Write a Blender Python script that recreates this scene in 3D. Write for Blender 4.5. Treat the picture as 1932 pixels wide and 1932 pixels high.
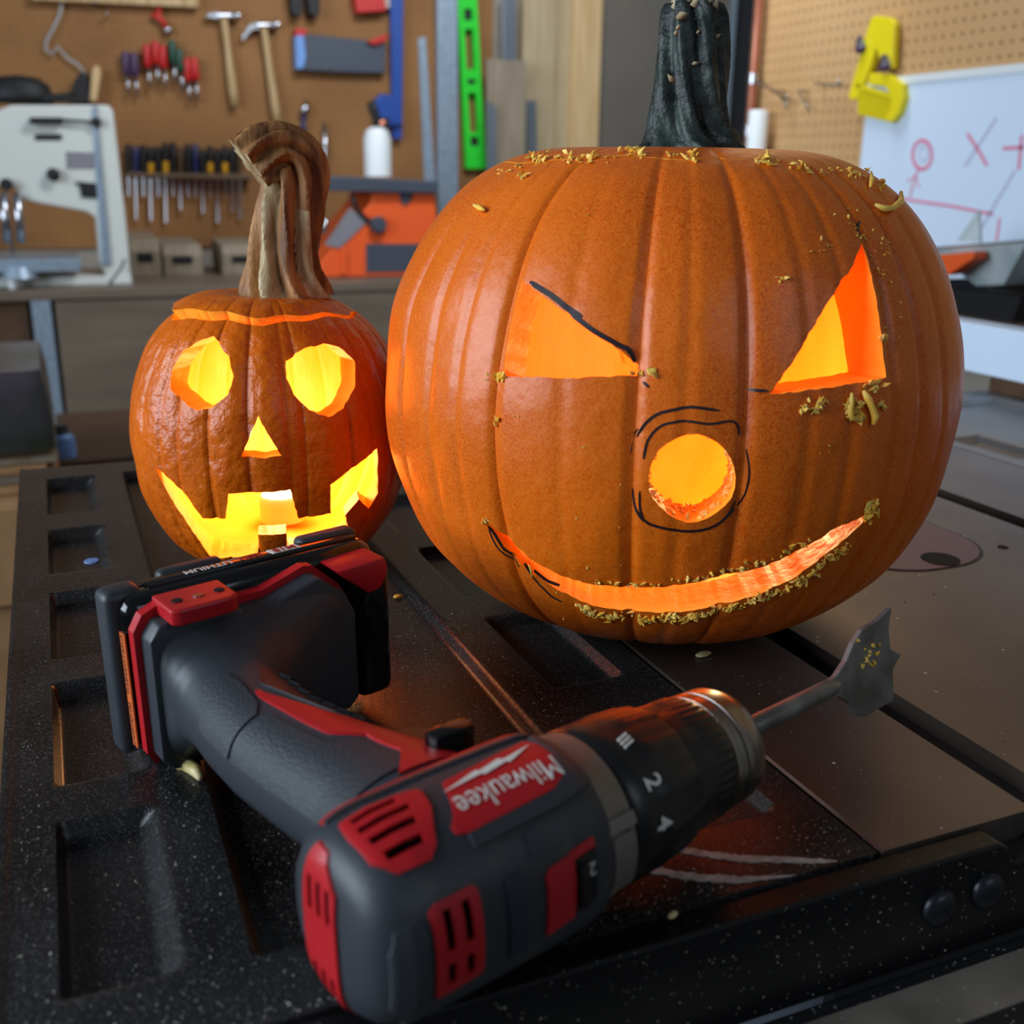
import bpy, bmesh, math, random
import numpy as np
from mathutils import Vector, Matrix, noise
random.seed(7)
for o in list(bpy.data.objects): bpy.data.objects.remove(o)
scene = bpy.context.scene
C = scene.collection
PI = math.pi
T = 0.87                      # height of the saw table above the floor
H = 0.24                      # camera above the saw table

# ------------------------------------------------------------------ camera
FPX, PITCH, ROLL, YAW = 2020.7, 0.305706, 0.014182, 0.402757
def _basis():
    cy, sy = math.cos(YAW), math.sin(YAW)
    fwd = Vector((sy, cy, 0)); right = Vector((cy, -sy, 0)); up = Vector((0, 0, 1))
    F = fwd*math.cos(PITCH) - up*math.sin(PITCH); U = up*math.cos(PITCH) + fwd*math.sin(PITCH)
    return right*math.cos(ROLL) + U*math.sin(ROLL), U*math.cos(ROLL) - right*math.sin(ROLL), F
CR, CU, CF = _basis()
EYE = Vector((0, 0, T+H))
cam = bpy.data.cameras.new('camera'); camo = bpy.data.objects.new('camera', cam); C.objects.link(camo)
cam.sensor_width = 36; cam.lens = 36*FPX/1932; cam.clip_start = .01; cam.clip_end = 60
m = Matrix((CR, CU, -CF)).transposed().to_4x4(); m.translation = EYE
camo.matrix_world = m
cam.dof.use_dof = True; cam.dof.focus_distance = .53; cam.dof.aperture_fstop = 9.5
scene.camera = camo

# ------------------------------------------------------------------ world, lights, exposure
world = bpy.data.worlds.new('garage_air'); scene.world = world; world.use_nodes = True
bg = world.node_tree.nodes['Background']; bg.inputs[0].default_value = (.62, .70, .82, 1); bg.inputs[1].default_value = .12
def area(name, loc, target, sx, sy, power, col):
    l = bpy.data.lights.new(name, 'AREA'); l.shape = 'RECTANGLE'; l.size = sx; l.size_y = sy; l.energy = power; l.color = col
    o = bpy.data.objects.new(name, l); C.objects.link(o); o.location = loc
    o.rotation_euler = (Vector(target)-Vector(loc)).to_track_quat('-Z', 'Y').to_euler()
    return o
area('daylight_from_garage_door', (-2.3, .75, 1.75), (.6, .85, 1.0), 2.4, 1.5, 108, (.77, .89, 1.0))
area('fill_light_over_back_bench', (1.1, 2.2, 2.5), (1.7, 4.0, 1.35), 1.0, .4, 36, (.86, .93, 1.0))  # added area light without a fixture, brightens the back wall and door trim
area('fill_light_behind_camera', (1.0, -1.6, 2.2), (1.7, 2.2, 1.2), 1.4, 1.0, 7, (.72, .87, 1.0))  # added unseen fill, lifts the right wall and whiteboard
scene.view_settings.view_transform = 'Standard'; scene.view_settings.look = 'None'
scene.view_settings.exposure = 0.0; scene.view_settings.gamma = 1.0; scene.view_settings.use_curve_mapping = False

# ------------------------------------------------------------------ pixel measuring helpers (photo 1932 x 1932)
def ray(x, y): return CR*((x-966)/FPX) - CU*((y-966)/FPX) + CF
def onY(x, y, Y): d = ray(x, y); return EYE + d*(Y/d.y)
def onX(x, y, X): d = ray(x, y); return EYE + d*(X/d.x)
def onZ(x, y, z): d = ray(x, y); return EYE + d*((z-EYE.z)/d.z)

# ------------------------------------------------------------------ materials
def lin(c):
    return tuple((v/12.92 if v <= .04045 else ((v+.055)/1.055)**2.4) for v in (x/255 for x in c)) + (1,)
MATS = {}
def N(nt, t, **kw):
    n = nt.nodes.new(t)
    for k, v in kw.items():
        if isinstance(k, str) and hasattr(n, k): setattr(n, k, v)
    return n
def mat(name, col, rough=.5, metal=0., col2=None, scale=20., detail=4., bump=0., bscale=None, stretch=(1,1,1), spec=.5, coat=0., contrast=(.35,.65),
        emit=None, estr=0., sss=0., sssr=(1,.3,.1), ssss=.01, alpha=None, trans=0., ior=1.45, speck=None):
    mt = bpy.data.materials.new(name); mt.use_nodes = True; nt = mt.node_tree; b = nt.nodes['Principled BSDF']
    b.inputs['Base Color'].default_value = lin(col); b.inputs['Roughness'].default_value = rough; b.inputs['Metallic'].default_value = metal
    b.inputs['Specular IOR Level'].default_value = spec; b.inputs['Coat Weight'].default_value = coat; b.inputs['IOR'].default_value = ior
    b.inputs['Transmission Weight'].default_value = trans
    tc = N(nt, 'ShaderNodeTexCoord'); mp = N(nt, 'ShaderNodeMapping'); mp.inputs['Scale'].default_value = stretch
    nt.links.new(tc.outputs['Object'], mp.inputs[0])
    last = None
    if col2:
        nz = N(nt, 'ShaderNodeTexNoise'); nz.inputs['Scale'].default_value = scale; nz.inputs['Detail'].default_value = detail
        nt.links.new(mp.outputs[0], nz.inputs['Vector'])
        rp = N(nt, 'ShaderNodeValToRGB'); rp.color_ramp.elements[0].position = contrast[0]; rp.color_ramp.elements[1].position = contrast[1]
        rp.color_ramp.elements[0].color = lin(col); rp.color_ramp.elements[1].color = lin(col2)
        nt.links.new(nz.outputs['Fac'], rp.inputs[0]); last = rp.outputs[0]
    if speck:                                     # light dust specks: (colour, voronoi scale, share)
        vo = N(nt, 'ShaderNodeTexVoronoi'); vo.inputs['Scale'].default_value = speck[1]; nt.links.new(tc.outputs['Object'], vo.inputs['Vector'])
        lt = N(nt, 'ShaderNodeMath', operation='LESS_THAN'); lt.inputs[1].default_value = .28; nt.links.new(vo.outputs['Distance'], lt.inputs[0])
        sp = N(nt, 'ShaderNodeSeparateColor'); nt.links.new(vo.outputs['Color'], sp.inputs[0])
        n2 = N(nt, 'ShaderNodeTexNoise'); n2.inputs['Scale'].default_value = 9; nt.links.new(tc.outputs['Object'], n2.inputs['Vector'])
        mu = N(nt, 'ShaderNodeMath', operation='MULTIPLY'); nt.links.new(n2.outputs['Fac'], mu.inputs[0]); mu.inputs[1].default_value = speck[2]*2
        l2 = N(nt, 'ShaderNodeMath', operation='LESS_THAN'); nt.links.new(sp.outputs[0], l2.inputs[0]); nt.links.new(mu.outputs[0], l2.inputs[1])
        an = N(nt, 'ShaderNodeMath', operation='MULTIPLY'); nt.links.new(lt.outputs[0], an.inputs[0]); nt.links.new(l2.outputs[0], an.inputs[1])
        mx = N(nt, 'ShaderNodeMix', data_type='RGBA'); nt.links.new(an.outputs[0], mx.inputs[0])
        if last: nt.links.new(last, mx.inputs[6])
        else: mx.inputs[6].default_value = lin(col)
        mx.inputs[7].default_value = lin(speck[0]); last = mx.outputs[2]
    if last: nt.links.new(last, b.inputs['Base Color'])
    if bump:
        n3 = N(nt, 'ShaderNodeTexNoise'); n3.inputs['Scale'].default_value = bscale or scale; n3.inputs['Detail'].default_value = 5
        nt.links.new(mp.outputs[0], n3.inputs['Vector'])
        bp = N(nt, 'ShaderNodeBump'); bp.inputs['Strength'].default_value = bump; bp.inputs['Distance'].default_value = .002
        nt.links.new(n3.outputs['Fac'], bp.inputs['Height']); nt.links.new(bp.outputs[0], b.inputs['Normal'])
    if emit: b.inputs['Emission Color'].default_value = lin(emit); b.inputs['Emission Strength'].default_value = estr
    if sss:
        b.inputs['Subsurface Weight'].default_value = sss; b.inputs['Subsurface Radius'].default_value = sssr; b.inputs['Subsurface Scale'].default_value = ssss
    MATS[name] = mt
    return mt

def skin_mat(name, base, dark, vein, veinscale, veinamt, rough, bump, bscale):
    mt = bpy.data.materials.new(name); mt.use_nodes = True; nt = mt.node_tree; b = nt.nodes['Principled BSDF']; L = nt.links.new
    tc = N(nt, 'ShaderNodeTexCoord')
    n1 = N(nt, 'ShaderNodeTexNoise'); n1.inputs['Scale'].default_value = 14; n1.inputs['Detail'].default_value = 5; L(tc.outputs['Object'], n1.inputs['Vector'])
    r1 = N(nt, 'ShaderNodeValToRGB'); r1.color_ramp.elements[0].position = .3; r1.color_ramp.elements[1].position = .72
    r1.color_ramp.elements[0].color = lin(dark); r1.color_ramp.elements[1].color = lin(base); L(n1.outputs['Fac'], r1.inputs[0])
    n2 = N(nt, 'ShaderNodeTexNoise'); n2.inputs['Scale'].default_value = veinscale*.8; n2.inputs['Detail'].default_value = 2; L(tc.outputs['Object'], n2.inputs['Vector'])
    mx0 = N(nt, 'ShaderNodeMix', data_type='RGBA'); mx0.inputs[0].default_value = .02
    L(tc.outputs['Object'], mx0.inputs[6]); L(n2.outputs['Color'], mx0.inputs[7])
    vo = N(nt, 'ShaderNodeTexVoronoi', feature='DISTANCE_TO_EDGE'); vo.inputs['Scale'].default_value = veinscale; L(mx0.outputs[2], vo.inputs['Vector'])
    r2 = N(nt, 'ShaderNodeValToRGB'); r2.color_ramp.elements[0].position = .03; r2.color_ramp.elements[1].position = .2
    r2.color_ramp.elements[0].color = (veinamt,)*3+(1,); r2.color_ramp.elements[1].color = (0, 0, 0, 1); L(vo.outputs['Distance'], r2.inputs[0])
    mx = N(nt, 'ShaderNodeMix', data_type='RGBA'); L(r2.outputs[0], mx.inputs[0]); L(r1.outputs[0], mx.inputs[6]); mx.inputs[7].default_value = lin(vein)
    L(mx.outputs[2], b.inputs['Base Color']); b.inputs['Roughness'].default_value = rough; b.inputs['Specular IOR Level'].default_value = .38
    n3 = N(nt, 'ShaderNodeTexNoise'); n3.inputs['Scale'].default_value = bscale; n3.inputs['Detail'].default_value = 6; L(tc.outputs['Object'], n3.inputs['Vector'])
    bp = N(nt, 'ShaderNodeBump'); bp.inputs['Strength'].default_value = bump; bp.inputs['Distance'].default_value = .004
    L(n3.outputs['Fac'], bp.inputs['Height']); L(bp.outputs[0], b.inputs['Normal'])
    return mt

M_skin = skin_mat('pumpkin_skin', (220, 96, 0), (192, 70, 0), (228, 124, 36), 330, .62, .36, .32, 60)
M_skin2 = skin_mat('small_pumpkin_skin', (220, 102, 0), (180, 72, 0), (226, 126, 14), 160, .2, .30, .75, 85)
M_flesh = mat('pumpkin_flesh', (255, 176, 40), .55, col2=(255, 190, 62), scale=60, bump=.5, bscale=160, sss=.12, sssr=(1, .38, .06), ssss=.015)
M_inner = mat('pumpkin_inner_wall', (255, 156, 30), .5, col2=(255, 172, 52), scale=35, detail=6, bump=.9, bscale=50, stretch=(1, 1, .25), sss=.1, sssr=(1, .35, .05), ssss=.015)
M_pulp = mat('pumpkin_pulp', (250, 184, 54), .5, col2=(252, 212, 112), scale=150, sss=.2, sssr=(1, .5, .1), ssss=.003)
M_seed = mat('pumpkin_seed', (226, 214, 168), .45, col2=(200, 180, 110), scale=120)
M_marker = mat('marker_ink', (38, 26, 30), .45)
M_stemg = mat('dark_green_stem', (17, 25, 23), .5, col2=(58, 72, 66), scale=60, detail=6, bump=.8, bscale=180, contrast=(.42, .75))
M_stemc = mat('pale_cork', (196, 186, 158), .8, col2=(150, 128, 96), scale=90, bump=.7, bscale=150)
M_stemb = mat('brown_stem', (92, 50, 20), .6, col2=(176, 124, 70), scale=30, detail=7, stretch=(3, 3, .35), bump=.9, bscale=60)
M_stemw = mat('bleached_stem_ridge', (206, 190, 150), .7, col2=(132, 98, 58), scale=40, detail=6, stretch=(2, 2, .6), bump=.8, bscale=90)

M_wing = mat('black_stamped_steel', (16, 16, 17), .34, col2=(36, 36, 37), scale=14, detail=7, bump=.12, bscale=300, speck=((120, 120, 118), 1500, .34), spec=.45)
M_iron = mat('oiled_cast_iron', (128, 116, 108), .36, metal=.85, col2=(104, 92, 84), scale=7, detail=6, bump=.04, bscale=200, speck=((188, 184, 176), 300, .012))
M_slot = mat('dark_slot', (22, 20, 20), .5)
M_rail = mat('black_painted_rail', (14, 14, 16), .34, spec=.5, speck=((150, 150, 146), 1100, .02), bump=.06, bscale=200)
M_railtop = mat('worn_steel_rail', (156, 148, 138), .5, metal=.5, col2=(124, 118, 108), scale=30, speck=((200, 196, 186), 420, .06))
M_railedge = mat('rail_black_edge', (24, 25, 29), .5, speck=((140, 140, 140), 600, .16))
M_throat = mat('red_anodised_insert', (140, 104, 112), .42, metal=.5)
M_arc = mat('pale_arc_grey', (190, 190, 188), .5, col2=(150, 150, 148), scale=200)
M_bolt = mat('black_oxide_bolt', (46, 48, 54), .32, metal=.6)
M_sawdust = mat('pale_dust', (176, 170, 158), .9)

M_rubber = mat('charcoal_rubber', (48, 52, 58), .46, bump=.05, bscale=400)
M_dusty = mat('dusty_rubber', (46, 50, 56), .46, col2=(74, 70, 64), scale=55, detail=6, contrast=(.60, .72), bump=.05, bscale=400)
M_footm = mat('black_foot_plastic', (31, 33, 37), .42, bump=.05, bscale=400)
M_rubber2 = mat('stippled_rubber', (45, 49, 55), .5, bump=.35, bscale=900)
M_red = mat('tool_red_plastic', (176, 24, 32), .38)
M_blackp = mat('black_plastic', (20, 20, 22), .32)
M_gloss = mat('gloss_black_plastic', (12, 12, 13), .14, coat=.3)
M_gear = mat('grey_cast_gearbox', (122, 117, 110), .5, metal=.55, bump=.15, bscale=300)
M_steel = mat('chuck_steel', (150, 146, 142), .28, metal=1., stretch=(12, 1, 1), col2=(120, 116, 112), scale=80)
M_bit = mat('bit_steel', (136, 136, 134), .36, metal=.6, col2=(104, 102, 98), scale=70)
M_white = mat('white_print', (214, 212, 206), .5)
M_redprint = mat('red_print', (150, 40, 34), .5)
M_warn = mat('orange_warning_label', (206, 100, 44), .5)
M_hole = mat('hole_black', (6, 6, 6), .7)

# ------------------------------------------------------------------ mesh helpers
def mk(name, vf, mt, parent=None, smooth=False, sharp=None, kind=None):
    me = bpy.data.meshes.new(name); me.from_pydata([tuple(v) for v in vf[0]], [], vf[1])
    for x in (mt if isinstance(mt, (list, tuple)) else [mt]): me.materials.append(x)
    if len(vf) > 2 and vf[2]:
        me.polygons.foreach_set('material_index', vf[2])
    bm = bmesh.new(); bm.from_mesh(me); bmesh.ops.recalc_face_normals(bm, faces=bm.faces); bm.to_mesh(me); bm.free()
    if smooth:
        me.polygons.foreach_set('use_smooth', [True]*len(me.polygons))
        if sharp: me.set_sharp_from_angle(angle=math.radians(sharp))
    o = bpy.data.objects.new(name, me); C.objects.link(o)
    if parent: o.parent = parent
    if kind: o['kind'] = kind
    return o
def tag(o, label, cat, group=None, kind=None):
    o['label'] = label; o['category'] = cat
    if group: o['group'] = group
    if kind: o['kind'] = kind
    return o
def thing(name, loc, label, cat, group=None, rot=None):
    o = bpy.data.objects.new(name, None); o.empty_display_size = .05; C.objects.link(o)
    if rot is not None:
        mm = rot.to_4x4(); mm.translation = Vector(loc); o.matrix_world = mm
    else: o.location = loc
    return tag(o, label, cat, group)
def add(*vfs):
    V, Fc = [], []
    for vf in vfs:
        k = len(V); V += list(vf[0]); Fc += [tuple(i+k for i in f) for f in vf[1]]
    return V, Fc
def move(vf, d): d = Vector(d); return [Vector(v)+d for v in vf[0]], vf[1]
def xf(vf, M): return [M @ Vector(v) for v in vf[0]], vf[1]
def box(x0, x1, y0, y1, z0, z1, bev=0., seg=2):
    bm = bmesh.new(); bmesh.ops.create_cube(bm, size=1)
    for v in bm.verts: v.co = Vector(((x0+x1)/2+v.co.x*(x1-x0), (y0+y1)/2+v.co.y*(y1-y0), (z0+z1)/2+v.co.z*(z1-z0)))
    if bev: bmesh.ops.bevel(bm, geom=bm.edges[:], offset=bev, segments=seg, profile=.5, affect='EDGES')
    r = from_bm(bm); bm.free(); return r
def from_bm(bm):
    bm.verts.index_update()
    return [v.co.copy() for v in bm.verts], [tuple(v.index for v in f.verts) for f in bm.faces]
def loft(rings, close=True):
    n = len(rings[0]); V = [Vector(p) for r in rings for p in r]; Fc = []
    for i in range(len(rings)-1):
        for j in range(n):
            Fc.append((i*n+j, i*n+(j+1) % n, (i+1)*n+(j+1) % n, (i+1)*n+j))
    if close: Fc += [tuple(range(n))[::-1], tuple(range((len(rings)-1)*n, len(rings)*n))]
    return V, Fc
def frame(d):
    d = Vector(d).normalized(); a = Vector((0, 0, 1)) if abs(d.z) < .9 else Vector((1, 0, 0))
    x = a.cross(d).normalized(); return x, d.cross(x), d
def tube(pts, rad, n=10, closed=False):
    pts = [Vector(p) for p in pts]; rings = []; x = None
    for i, p in enumerate(pts):
        d = (pts[min(i+1, len(pts)-1)]-pts[max(i-1, 0)]).normalized()
        if x is None: x = frame(d)[0]
        x = (x-d*x.dot(d)).normalized(); y = d.cross(x); r = rad[i] if isinstance(rad, (list, tuple)) else rad
        rings.append([p+(x*math.cos(2*PI*k/n)+y*math.sin(2*PI*k/n))*r for k in range(n)])
    return loft(rings)
def lathe(prof, n=40, org=(0, 0, 0), ax=(0, 0, 1)):          # prof [(r, h)]
    x, y, d = frame(ax); org = Vector(org)
    return loft([[org+d*h+(x*math.cos(2*PI*k/n)+y*math.sin(2*PI*k/n))*max(r, 1e-5) for k in range(n)] for r, h in prof])
def prism(pts, d, bev=0.):                                    # planar polygon of 3D points pushed along d
    pts = [Vector(p) for p in pts]; d = Vector(d); n = len(pts)
    vf = (pts+[p+d for p in pts], [tuple(range(n))[::-1], tuple(range(n, 2*n))]+[(i, (i+1) % n, n+(i+1) % n, n+i) for i in range(n)])
    if bev:
        bm = bmesh.new(); vs = [bm.verts.new(v) for v in vf[0]]
        for f in vf[1]: bm.faces.new([vs[i] for i in f])
        bmesh.ops.recalc_face_normals(bm, faces=bm.faces)
        bmesh.ops.bevel(bm, geom=bm.edges[:], offset=bev, segments=2, profile=.5, affect='EDGES', clamp_overlap=True)
        vf = from_bm(bm); bm.free()
    return vf
def smoothstep(a, b, x): t = np.clip((x-a)/(b-a), 0, 1); return t*t*(3-2*t)
def boolean(o, cut, op='DIFFERENCE'):
    md = o.modifiers.new('cut', 'BOOLEAN'); md.operation = op; md.object = cut; md.solver = 'EXACT'
    bpy.context.view_layer.update(); dg = bpy.context.evaluated_depsgraph_get()
    me = bpy.data.meshes.new_from_object(o.evaluated_get(dg)); o.modifiers.clear(); old = o.data; o.data = me
    bpy.data.meshes.remove(old); cm = cut.data; bpy.data.objects.remove(cut); bpy.data.meshes.remove(cm)
def text2d(s, size, shear=0., bold=0.):
    cu = bpy.data.curves.new('t', 'FONT'); cu.body = s; cu.size = size; cu.shear = shear; cu.align_x = 'CENTER'; cu.align_y = 'CENTER'; cu.offset = bold; cu.resolution_u = 3
    o = bpy.data.objects.new('t', cu); C.objects.link(o); bpy.context.view_layer.update()
    me = bpy.data.meshes.new_from_object(o.evaluated_get(bpy.context.evaluated_depsgraph_get()))
    vf = [v.co.copy() for v in me.vertices], [tuple(p.vertices) for p in me.polygons]
    bpy.data.objects.remove(o); bpy.data.curves.remove(cu); bpy.data.meshes.remove(me)
    return vf
def interp(tab, x):
    a = np.array(tab, float); return [float(np.interp(x, a[:, 0], a[:, k])) for k in range(1, a.shape[1])]
def slab(lohi, S, o0, o1, nu=14, nv=10):                     # solid patch on a surface S(u, a, off); lohi = [(u, lo, hi)]
    us = sorted(set(list(np.linspace(lohi[0][0], lohi[-1][0], nu))+[p[0] for p in lohi])); nu = len(us); V = []
    for o in (o0, o1):
        for u in us:
            lo, hi = interp(lohi, u)
            for k in range(nv): V.append(S(u, lo+(hi-lo)*k/(nv-1), o))
    Fc = []; q = nu*nv
    for i in range(nu-1):
        for k in range(nv-1):
            a, b, c, d = i*nv+k, i*nv+k+1, (i+1)*nv+k+1, (i+1)*nv+k
            Fc += [(a, b, c, d), (q+a, q+d, q+c, q+b)]
    for i in range(nu-1):
        for k in (0, nv-1): Fc.append((i*nv+k, (i+1)*nv+k, q+(i+1)*nv+k, q+i*nv+k))
    for k in range(nv-1):
        for i in (0, nu-1): Fc.append((i*nv+k, i*nv+k+1, q+i*nv+k+1, q+i*nv+k))
    return V, Fc

# ------------------------------------------------------------------ the room
YB, XR = 4.0, 1.70                     # back wall, right wall
def peg_mat(name, col, col2, ax, hole):
    mt = mat(name, col, .75, col2=col2, scale=3.5, detail=5, contrast=(.3, .75)); nt = mt.node_tree; b = nt.nodes['Principled BSDF']; L = nt.links.new
    src = b.inputs['Base Color'].links[0].from_socket
    tc = N(nt, 'ShaderNodeTexCoord'); sx = N(nt, 'ShaderNodeSeparateXYZ'); L(tc.outputs['Object'], sx.inputs[0]); sq = []
    for o in (sx.outputs[ax], sx.outputs['Z']):
        d = N(nt, 'ShaderNodeMath', operation='DIVIDE'); L(o, d.inputs[0]); d.inputs[1].default_value = .0254
        f = N(nt, 'ShaderNodeMath', operation='FRACT'); L(d.outputs[0], f.inputs[0])
        s = N(nt, 'ShaderNodeMath', operation='SUBTRACT'); L(f.outputs[0], s.inputs[0]); s.inputs[1].default_value = .5
        p = N(nt, 'ShaderNodeMath', operation='POWER'); L(s.outputs[0], p.inputs[0]); p.inputs[1].default_value = 2; sq.append(p)
    a = N(nt, 'ShaderNodeMath', operation='ADD'); L(sq[0].outputs[0], a.inputs[0]); L(sq[1].outputs[0], a.inputs[1])
    c = N(nt, 'ShaderNodeMath', operation='LESS_THAN'); L(a.outputs[0], c.inputs[0]); c.inputs[1].default_value = .019
    mx = N(nt, 'ShaderNodeMix', data_type='RGBA'); L(c.outputs[0], mx.inputs[0]); L(src, mx.inputs[6]); mx.inputs[7].default_value = lin(hole)
    L(mx.outputs[2], b.inputs['Base Color']); return mt
M_pegL = peg_mat('brown_pegboard', (150, 104, 58), (128, 86, 46), 'X', (104, 70, 38))
M_pegR = peg_mat('tan_pegboard', (204, 162, 112), (192, 148, 98), 'Y', (112, 82, 50))
M_wall = mat('painted_drywall', (150, 142, 130), .8, col2=(140, 132, 122), scale=6)
M_floor = mat('garage_concrete', (104, 98, 92), .7, col2=(84, 78, 72), scale=5, detail=8, bump=.2, bscale=60)
M_door = mat('grey_door_paint', (112, 106, 96), .5, col2=(106, 100, 91), scale=4)
M_trim = mat('raw_pine_trim', (212, 180, 132), .6, col2=(196, 160, 110), scale=12, stretch=(6, 6, .4))
M_beige = mat('beige_trim', (184, 164, 130), .65, col2=(172, 150, 116), scale=10, stretch=(5, 5, .5))
M_dark = mat('dark_gap_paint', (40, 42, 48), .6)
M_copper = mat('copper_pipe', (196, 128, 104), .35, metal=.8, col2=(176, 108, 86), scale=20)
M_pvc = mat('white_pvc', (226, 230, 232), .45)
M_board = mat('whiteboard_gloss', (214, 230, 250), .3)
M_pink = mat('pink_marker', (226, 116, 150), .5)
M_lilac = mat('faded_marker', (190, 186, 214), .5)
M_alu = mat('aluminium', (172, 182, 192), .35, metal=.85, col2=(150, 158, 168), scale=30, stretch=(1, 1, .1))
M_galv = mat('galvanised_steel', (158, 174, 190), .45, metal=.5, col2=(142, 158, 174), scale=60)
M_green = mat('green_level_plastic', (44, 206, 52), .4, emit=None)
M_wood = mat('light_wood', (196, 166, 122), .6, col2=(170, 136, 92), scale=14, stretch=(5, 5, .5))
M_ply = mat('grey_weathered_board', (150, 136, 116), .7, col2=(132, 118, 98), scale=10, stretch=(5, 5, .5))
M_benchw = mat('brown_bench_wood', (112, 86, 62), .55, col2=(92, 70, 50), scale=9, stretch=(.5, 5, 5), detail=6)
M_benchp = mat('grey_brown_panel', (116, 102, 88), .45, col2=(98, 86, 74), scale=5, stretch=(.4, 3, 3))
M_card = mat('cardboard', (168, 128, 88), .8, col2=(150, 112, 74), scale=12)
M_brown = mat('dark_brown_wood', (84, 58, 36), .6, col2=(68, 46, 28), scale=10, stretch=(.5, 4, 4))
M_machine = mat('ivory_machine_paint', (206, 208, 202), .4)
M_mgrey = mat('grey_print', (128, 126, 132), .5)
M_orange = mat('orange_machine_plastic', (232, 92, 40), .38)
M_slate = mat('slate_plastic', (66, 72, 84), .5)
M_blue = mat('blue_tool_paint', (36, 72, 150), .4)
M_bluelt = mat('pale_blue_plastic', (110, 150, 210), .4)
M_redh = mat('red_handle', (190, 36, 34), .4)
M_purple = mat('purple_handle', (74, 50, 84), .4)
M_greenh = mat('dark_green_handle', (38, 74, 56), .4)
M_yellow = mat('yellow_plastic', (238, 216, 28), .35)
M_yel2 = mat('yellow_handle', (206, 150, 30), .4)
M_chrome = mat('tool_chrome', (190, 192, 198), .25, metal=1.)
M_clear = mat('clear_plastic', (206, 216, 222), .2, trans=.55, ior=1.3)
M_navy = mat('navy_handle', (34, 40, 84), .4)
M_blackm = mat('matt_black', (24, 24, 26), .6)

def struct(name, vf, mt): return mk(name, vf, mt, kind='structure')
struct('floor', box(-4, 4, -3, 5.2, -.06, 0), M_floor)
struct('wall_back', box(-2.6, 3.2, YB+.012, YB+.12, 0, 2.6), M_wall)
pegl = mk('pegboard_sheet', box(-2.4, 1.60, YB, YB+.012, T-.02, 2.5), M_pegL)
pegl.parent = bpy.data.objects['wall_back']
struct('wall_right', box(XR+.01, XR+.12, -1.2, 2.46, 0, 2.6), M_wall)
pegr = mk('pegboard_sheet', box(XR-.002, XR+.01, .2, 2.46, T+.0, 2.45), M_pegR); pegr.parent = bpy.data.objects['wall_right']
struct('wall_passage', box(3.0, 3.1, 2.46, 4.1, 0, 2.6), M_wall)

# door in the back wall, its trim, the dark gap beside it
dx0, dx1 = onY(1122, 150, YB).x, onY(1362, 150, YB).x
d1 = struct('door_1', box(dx0, dx1, YB-.03, YB+.012, .01, 2.1, .003), M_door)
mk('door_handle', lathe([(.0, 0), (.012, 0), (.012, .03), (.026, .04), (.026, .06), (.0, .065)], 20, (dx1-.07, YB-.03, 1.0), (0, -1, 0)), M_chrome, d1, True, 40)
struct('trim_1', box(onY(1070, 150, YB).x, dx0, YB-.05, YB+.012, 0, 2.2, .004), M_trim)
struct('trim_2', box(onY(1040, 150, YB).x, onY(1070, 150, YB).x, YB-.02, YB+.012, 0, 2.3), M_beige)
struct('trim_3', box(onY(978, 150, YB).x, onY(1038, 150, YB).x, YB-.04, YB+.012, 0, 2.3, .003), M_beige)
struct('trim_4', box(dx1, onY(1368, 150, YB).x, YB-.05, YB+.012, 0, 2.2), M_galv)
struct('dark_gap_sheet', box(onY(1368, 150, YB).x, 3.0, YB-.01, YB+.012, 0, 2.2), M_dark)  # sheet painted dark in place of the shaded opening beside the door
struct('trim_5', box(XR-.006, XR+.125, 2.46, 2.475, 0, 2.6), M_beige)

# copper pipe and white tube at the end of the right wall
pc = onX(1421, 150, XR-.03)
cp = tag(mk('copper_pipe', tube([(XR-.03, pc.y, .3), (XR-.03, pc.y, 2.5)], .0105, 14), M_copper, None, True), 'thin copper water pipe running up beside the tan pegboard', 'pipe')
for zpx in (150, 246):
    zz = onX(1410, zpx, XR-.03).z
    mk('pipe_coupling', lathe([(.0135, -.012), (.0135, .012)], 14, (XR-.03, pc.y, zz)), M_chrome, cp, True, 40)
p0 = onX(1428, 260, XR-.05)
tag(mk('white_tube', lathe([(.0, -.5), (.024, -.5), (.024, .0), (.021, .006), (.0, .006)], 20, (XR-.05, p0.y, onX(1430, 213, XR-.05).z)), M_pvc, None, True, 40), 'short white plastic tube standing beside the copper pipe', 'tube')

# whiteboard with the marker drawing
def wb(x, y, off=.014): return onX(x, y, XR-off)
yb0 = wb(1632, 200).y; ztop = wb(1640, 150).z
wbo = thing('whiteboard', (XR-.008, yb0-.45, T+.02), 'whiteboard with pink marker stick drawing hung on tan pegboard', 'whiteboard')
def wl(p): return p-Vector((XR-.008, yb0-.45, T+.02))
mk('panel', box(-.004, .004, -.45, .45, 0, ztop-T-.02, .002), M_board, wbo)
mk('top_rail', box(-.008, .004, -.45, .45, ztop-T-.035, ztop-T-.02), M_pvc, wbo)
def stroke(name, pts, w, mt, parent, conv):
    P = [conv(wb(*p, .0125)) for p in pts]; V = []; Fc = []
    for i, p in enumerate(P):
        d = P[min(i+1, len(P)-1)]-P[max(i-1, 0)]; n = Vector((1, 0, 0)).cross(d).normalized()*w/2
        V += [p+n, p-n, p+n+Vector((-.0004, 0, 0)), p-n+Vector((-.0004, 0, 0))]
    for i in range(len(P)-1):
        a = 4*i; b = a+4
        Fc += [(a, b, b+2, a+2), (a+1, a+3, b+3, b+1), (a+2, b+2, b+3, a+3), (a, a+1, b+1, b)]
    return mk(name, (V, Fc), mt, parent)
def ell(cx, cy, rx, ry, n=22): return [(cx+rx*math.cos(2*PI*k/n), cy+ry*math.sin(2*PI*k/n)) for k in range(n+1)]
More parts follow.
